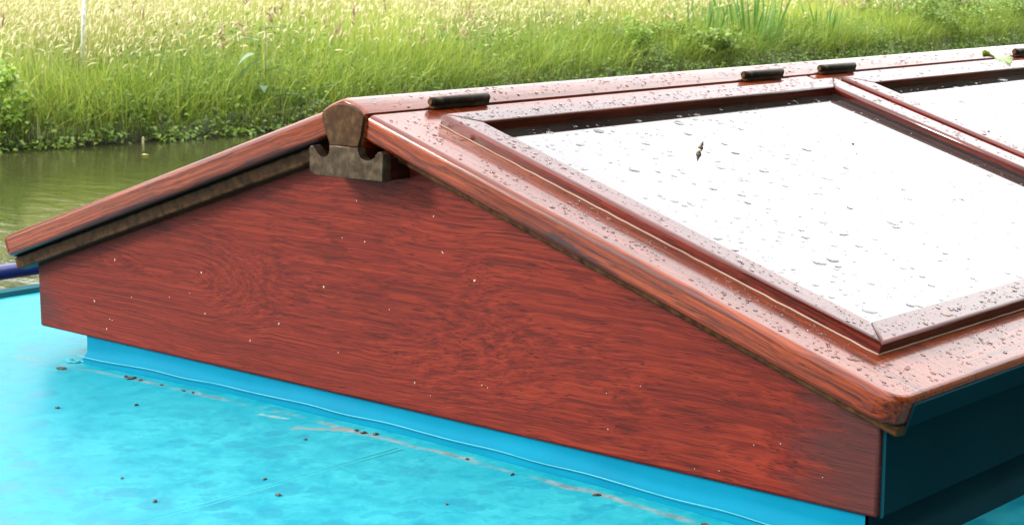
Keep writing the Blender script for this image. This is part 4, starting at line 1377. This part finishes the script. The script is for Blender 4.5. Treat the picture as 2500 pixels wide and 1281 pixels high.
for i, ((x_, y_), sz) in enumerate(zip(CR, SZ)):
    me = crumb_mesh(i, sz)
    o = link('debris_crumb', me, M_['crumb'])
    o.location = (x_, y_, deck_z(x_)+0.0003)
    o.rotation_euler = (0, 0, random.uniform(0, 6.28))
    in_line = -0.035 < y_ < -0.02
    if i == 0: lab = 'largest dark crumb, lying left of the pale sealant corner'
    elif in_line: lab = 'dark crumb in the silt line below the gable, %s from the left' % ORD[silt.index((x_, y_))]
    else: lab = 'dark crumb on the open turquoise roof, %s from the left' % ORD[opn.index((x_, y_))]
    put_tags(o, lab, 'debris', None if i == 0 else ('crumbs in the silt line' if in_line else 'crumbs on the open roof'))
for i, (x_, y_) in enumerate([(0.622, 0.246), (0.605, 0.205), (0.640, 0.16), (0.63, 0.205)]):
    o = link('seed_husk', crumb_mesh(100+i, 0.0026 if i == 0 else 0.0015), M_['crumb_pale'])
    o.location = (x_, y_, deck_z(x_)+0.0003)
    put_tags(o, 'largest pale husk on the dark roof by the side wall' if i == 0 else 'tiny pale husk by the petrol side wall, %s from the largest one' % ORD[i-1], 'debris', None if i == 0 else 'husks on the right of the roof')
# pale seed flecks stuck to the gable board
FL = [(-0.0181, 0.1928), (-0.2528, 0.0968), (-0.4419, 0.0428), (-0.421, 0.0141), (-0.1776, 0.0353), (-0.4013, 0.0935), (-0.0077, 0.1548), (-0.2487, 0.054), (-0.133, 0.0588), (0.0829, 0.1876), (0.0939, 0.1556), (0.1333, 0.1343), (-0.0658, 0.1044), (0.057, 0.0286), (0.1489, 0.0386), (0.2851, 0.0555), (0.3212, 0.0676), (0.4601, 0.0433), (0.3779, 0.0072), (0.4022, 0.0102), (0.2871, 0.0246), (0.4352, 0.0377), (0.0771, 0.0197), (-0.0386, 0.1555), (0.0244, 0.0939)]
rf = random.Random(8)
FL += [(rf.uniform(-0.5, 0.5), rf.uniform(0.01, 0.075)) for _ in range(8)]
bm = bmesh.new()
for i, (x_, z_) in enumerate(FL):
    big = i < 14
    sx_, sz_ = (rf.uniform(0.0005, 0.0010), rf.uniform(0.0008, 0.0019)) if big else (rf.uniform(0.0004, 0.0006), rf.uniform(0.0004, 0.0008))
    bmesh.ops.create_icosphere(bm, subdivisions=1, radius=1.0, matrix=Matrix.Translation((x_, -0.0004, z_)) @ Matrix.Rotation(rf.uniform(-1, 1), 4, 'Y') @ Matrix.Diagonal((sx_, 0.0006, sz_, 1)))
me = bpy.data.meshes.new('seed_flecks'); bm.to_mesh(me); bm.free()
put_tags(link('seed_flecks', me, M_['fleck']), 'pale grass seed flecks stuck to the red gable board', 'seeds', kind='stuff')

# dried bud on the pane
def lathe_obj(name, prof, mat, parent=None, seg=10):
    bm = bmesh.new()
    rings = []
    for (zz_, r_) in prof:
        rings.append([bm.verts.new((r_*math.cos(2*math.pi*k_/seg), r_*0.75*math.sin(2*math.pi*k_/seg), zz_)) for k_ in range(seg)])
    for i in range(len(rings)-1):
        for k_ in range(seg):
            f = bm.faces.new((rings[i][k_], rings[i][(k_+1) % seg], rings[i+1][(k_+1) % seg], rings[i+1][k_])); f.smooth = True
    bm.faces.new(list(reversed(rings[0]))); bm.faces.new(rings[-1])
    me = bpy.data.meshes.new(name); bm.to_mesh(me); bm.free()
    return link(name, me, mat, parent)
root = empty('dried_bud', P(1, 0.158, 0.273, 0.0011))
put_tags(root, 'dried brown bud with a pale scaly base lying on the front pane', 'bud')
b1 = lathe_obj('bud_scale', [(0.0035, 0.0012), (0.005, 0.0034), (0.0075, 0.0030), (0.010, 0.0016), (0.0125, 0.0019), (0.0155, 0.0008), (0.0175, 0.0003)], M_['bud'], root)
b2 = lathe_obj('bud_base', [(0.0, 0.0006), (0.0012, 0.0024), (0.003, 0.0030), (0.0045, 0.0026)], M_['fleck'], root)
for b_ in (b1, b2): b_.rotation_euler = (R(-6), R(20), 0.4); b_.scale = (0.85, 0.85, 0.62)
o = link('debris_crumb', crumb_mesh(55, 0.0020), M_['bud'])
o.location = P(1, 0.188, 0.514, 0.0011)
put_tags(o, 'tiny brown bud scale right of the larger bud on the pane', 'debris')

# fallen green leaf on the rear lid
def fallen_leaf():
    vs, fs = [], []
    n_ = 14
    L_, W_ = 0.050, 0.040
    r = random.Random(2)
    for i in range(n_+1):
        t = i/n_
        w_ = W_/2*math.sin(math.pi*min(1, 0.04+0.95*t))**0.8*(1+(0.14 if i % 2 else -0.08))
        cz_ = 0.004+0.006*math.sin(t*3.1)
        for j, s_ in enumerate((-1, -0.5, 0, 0.5, 1)):
            vs.append((s_*w_, (t-0.5)*L_, cz_+0.010*abs(s_)**1.3*(0.6+0.4*math.sin(t*5+s_))))
        if i:
            b = 5*(i-1)
            for j in range(4): fs.append((b+j, b+j+1, b+j+6, b+j+5))
    me = bpy.data.meshes.new('fallen_leaf')
    me.from_pydata(vs, [], fs)
    for p_ in me.polygons: p_.use_smooth = True
    o = link('fallen_leaf', me, M_['greenleaf'])
    m = frame_matrix(Vector((0.35, 1, -0.1)), N, P(1, 0.024, 1.140, 0.0005))
    o.matrix_basis = m
    md = o.modifiers.new('thick', 'SOLIDIFY'); md.thickness = 0.0004
    put_tags(o, 'fallen green leaf with a toothed edge lying on the rear lid', 'leaf')
fallen_leaf()
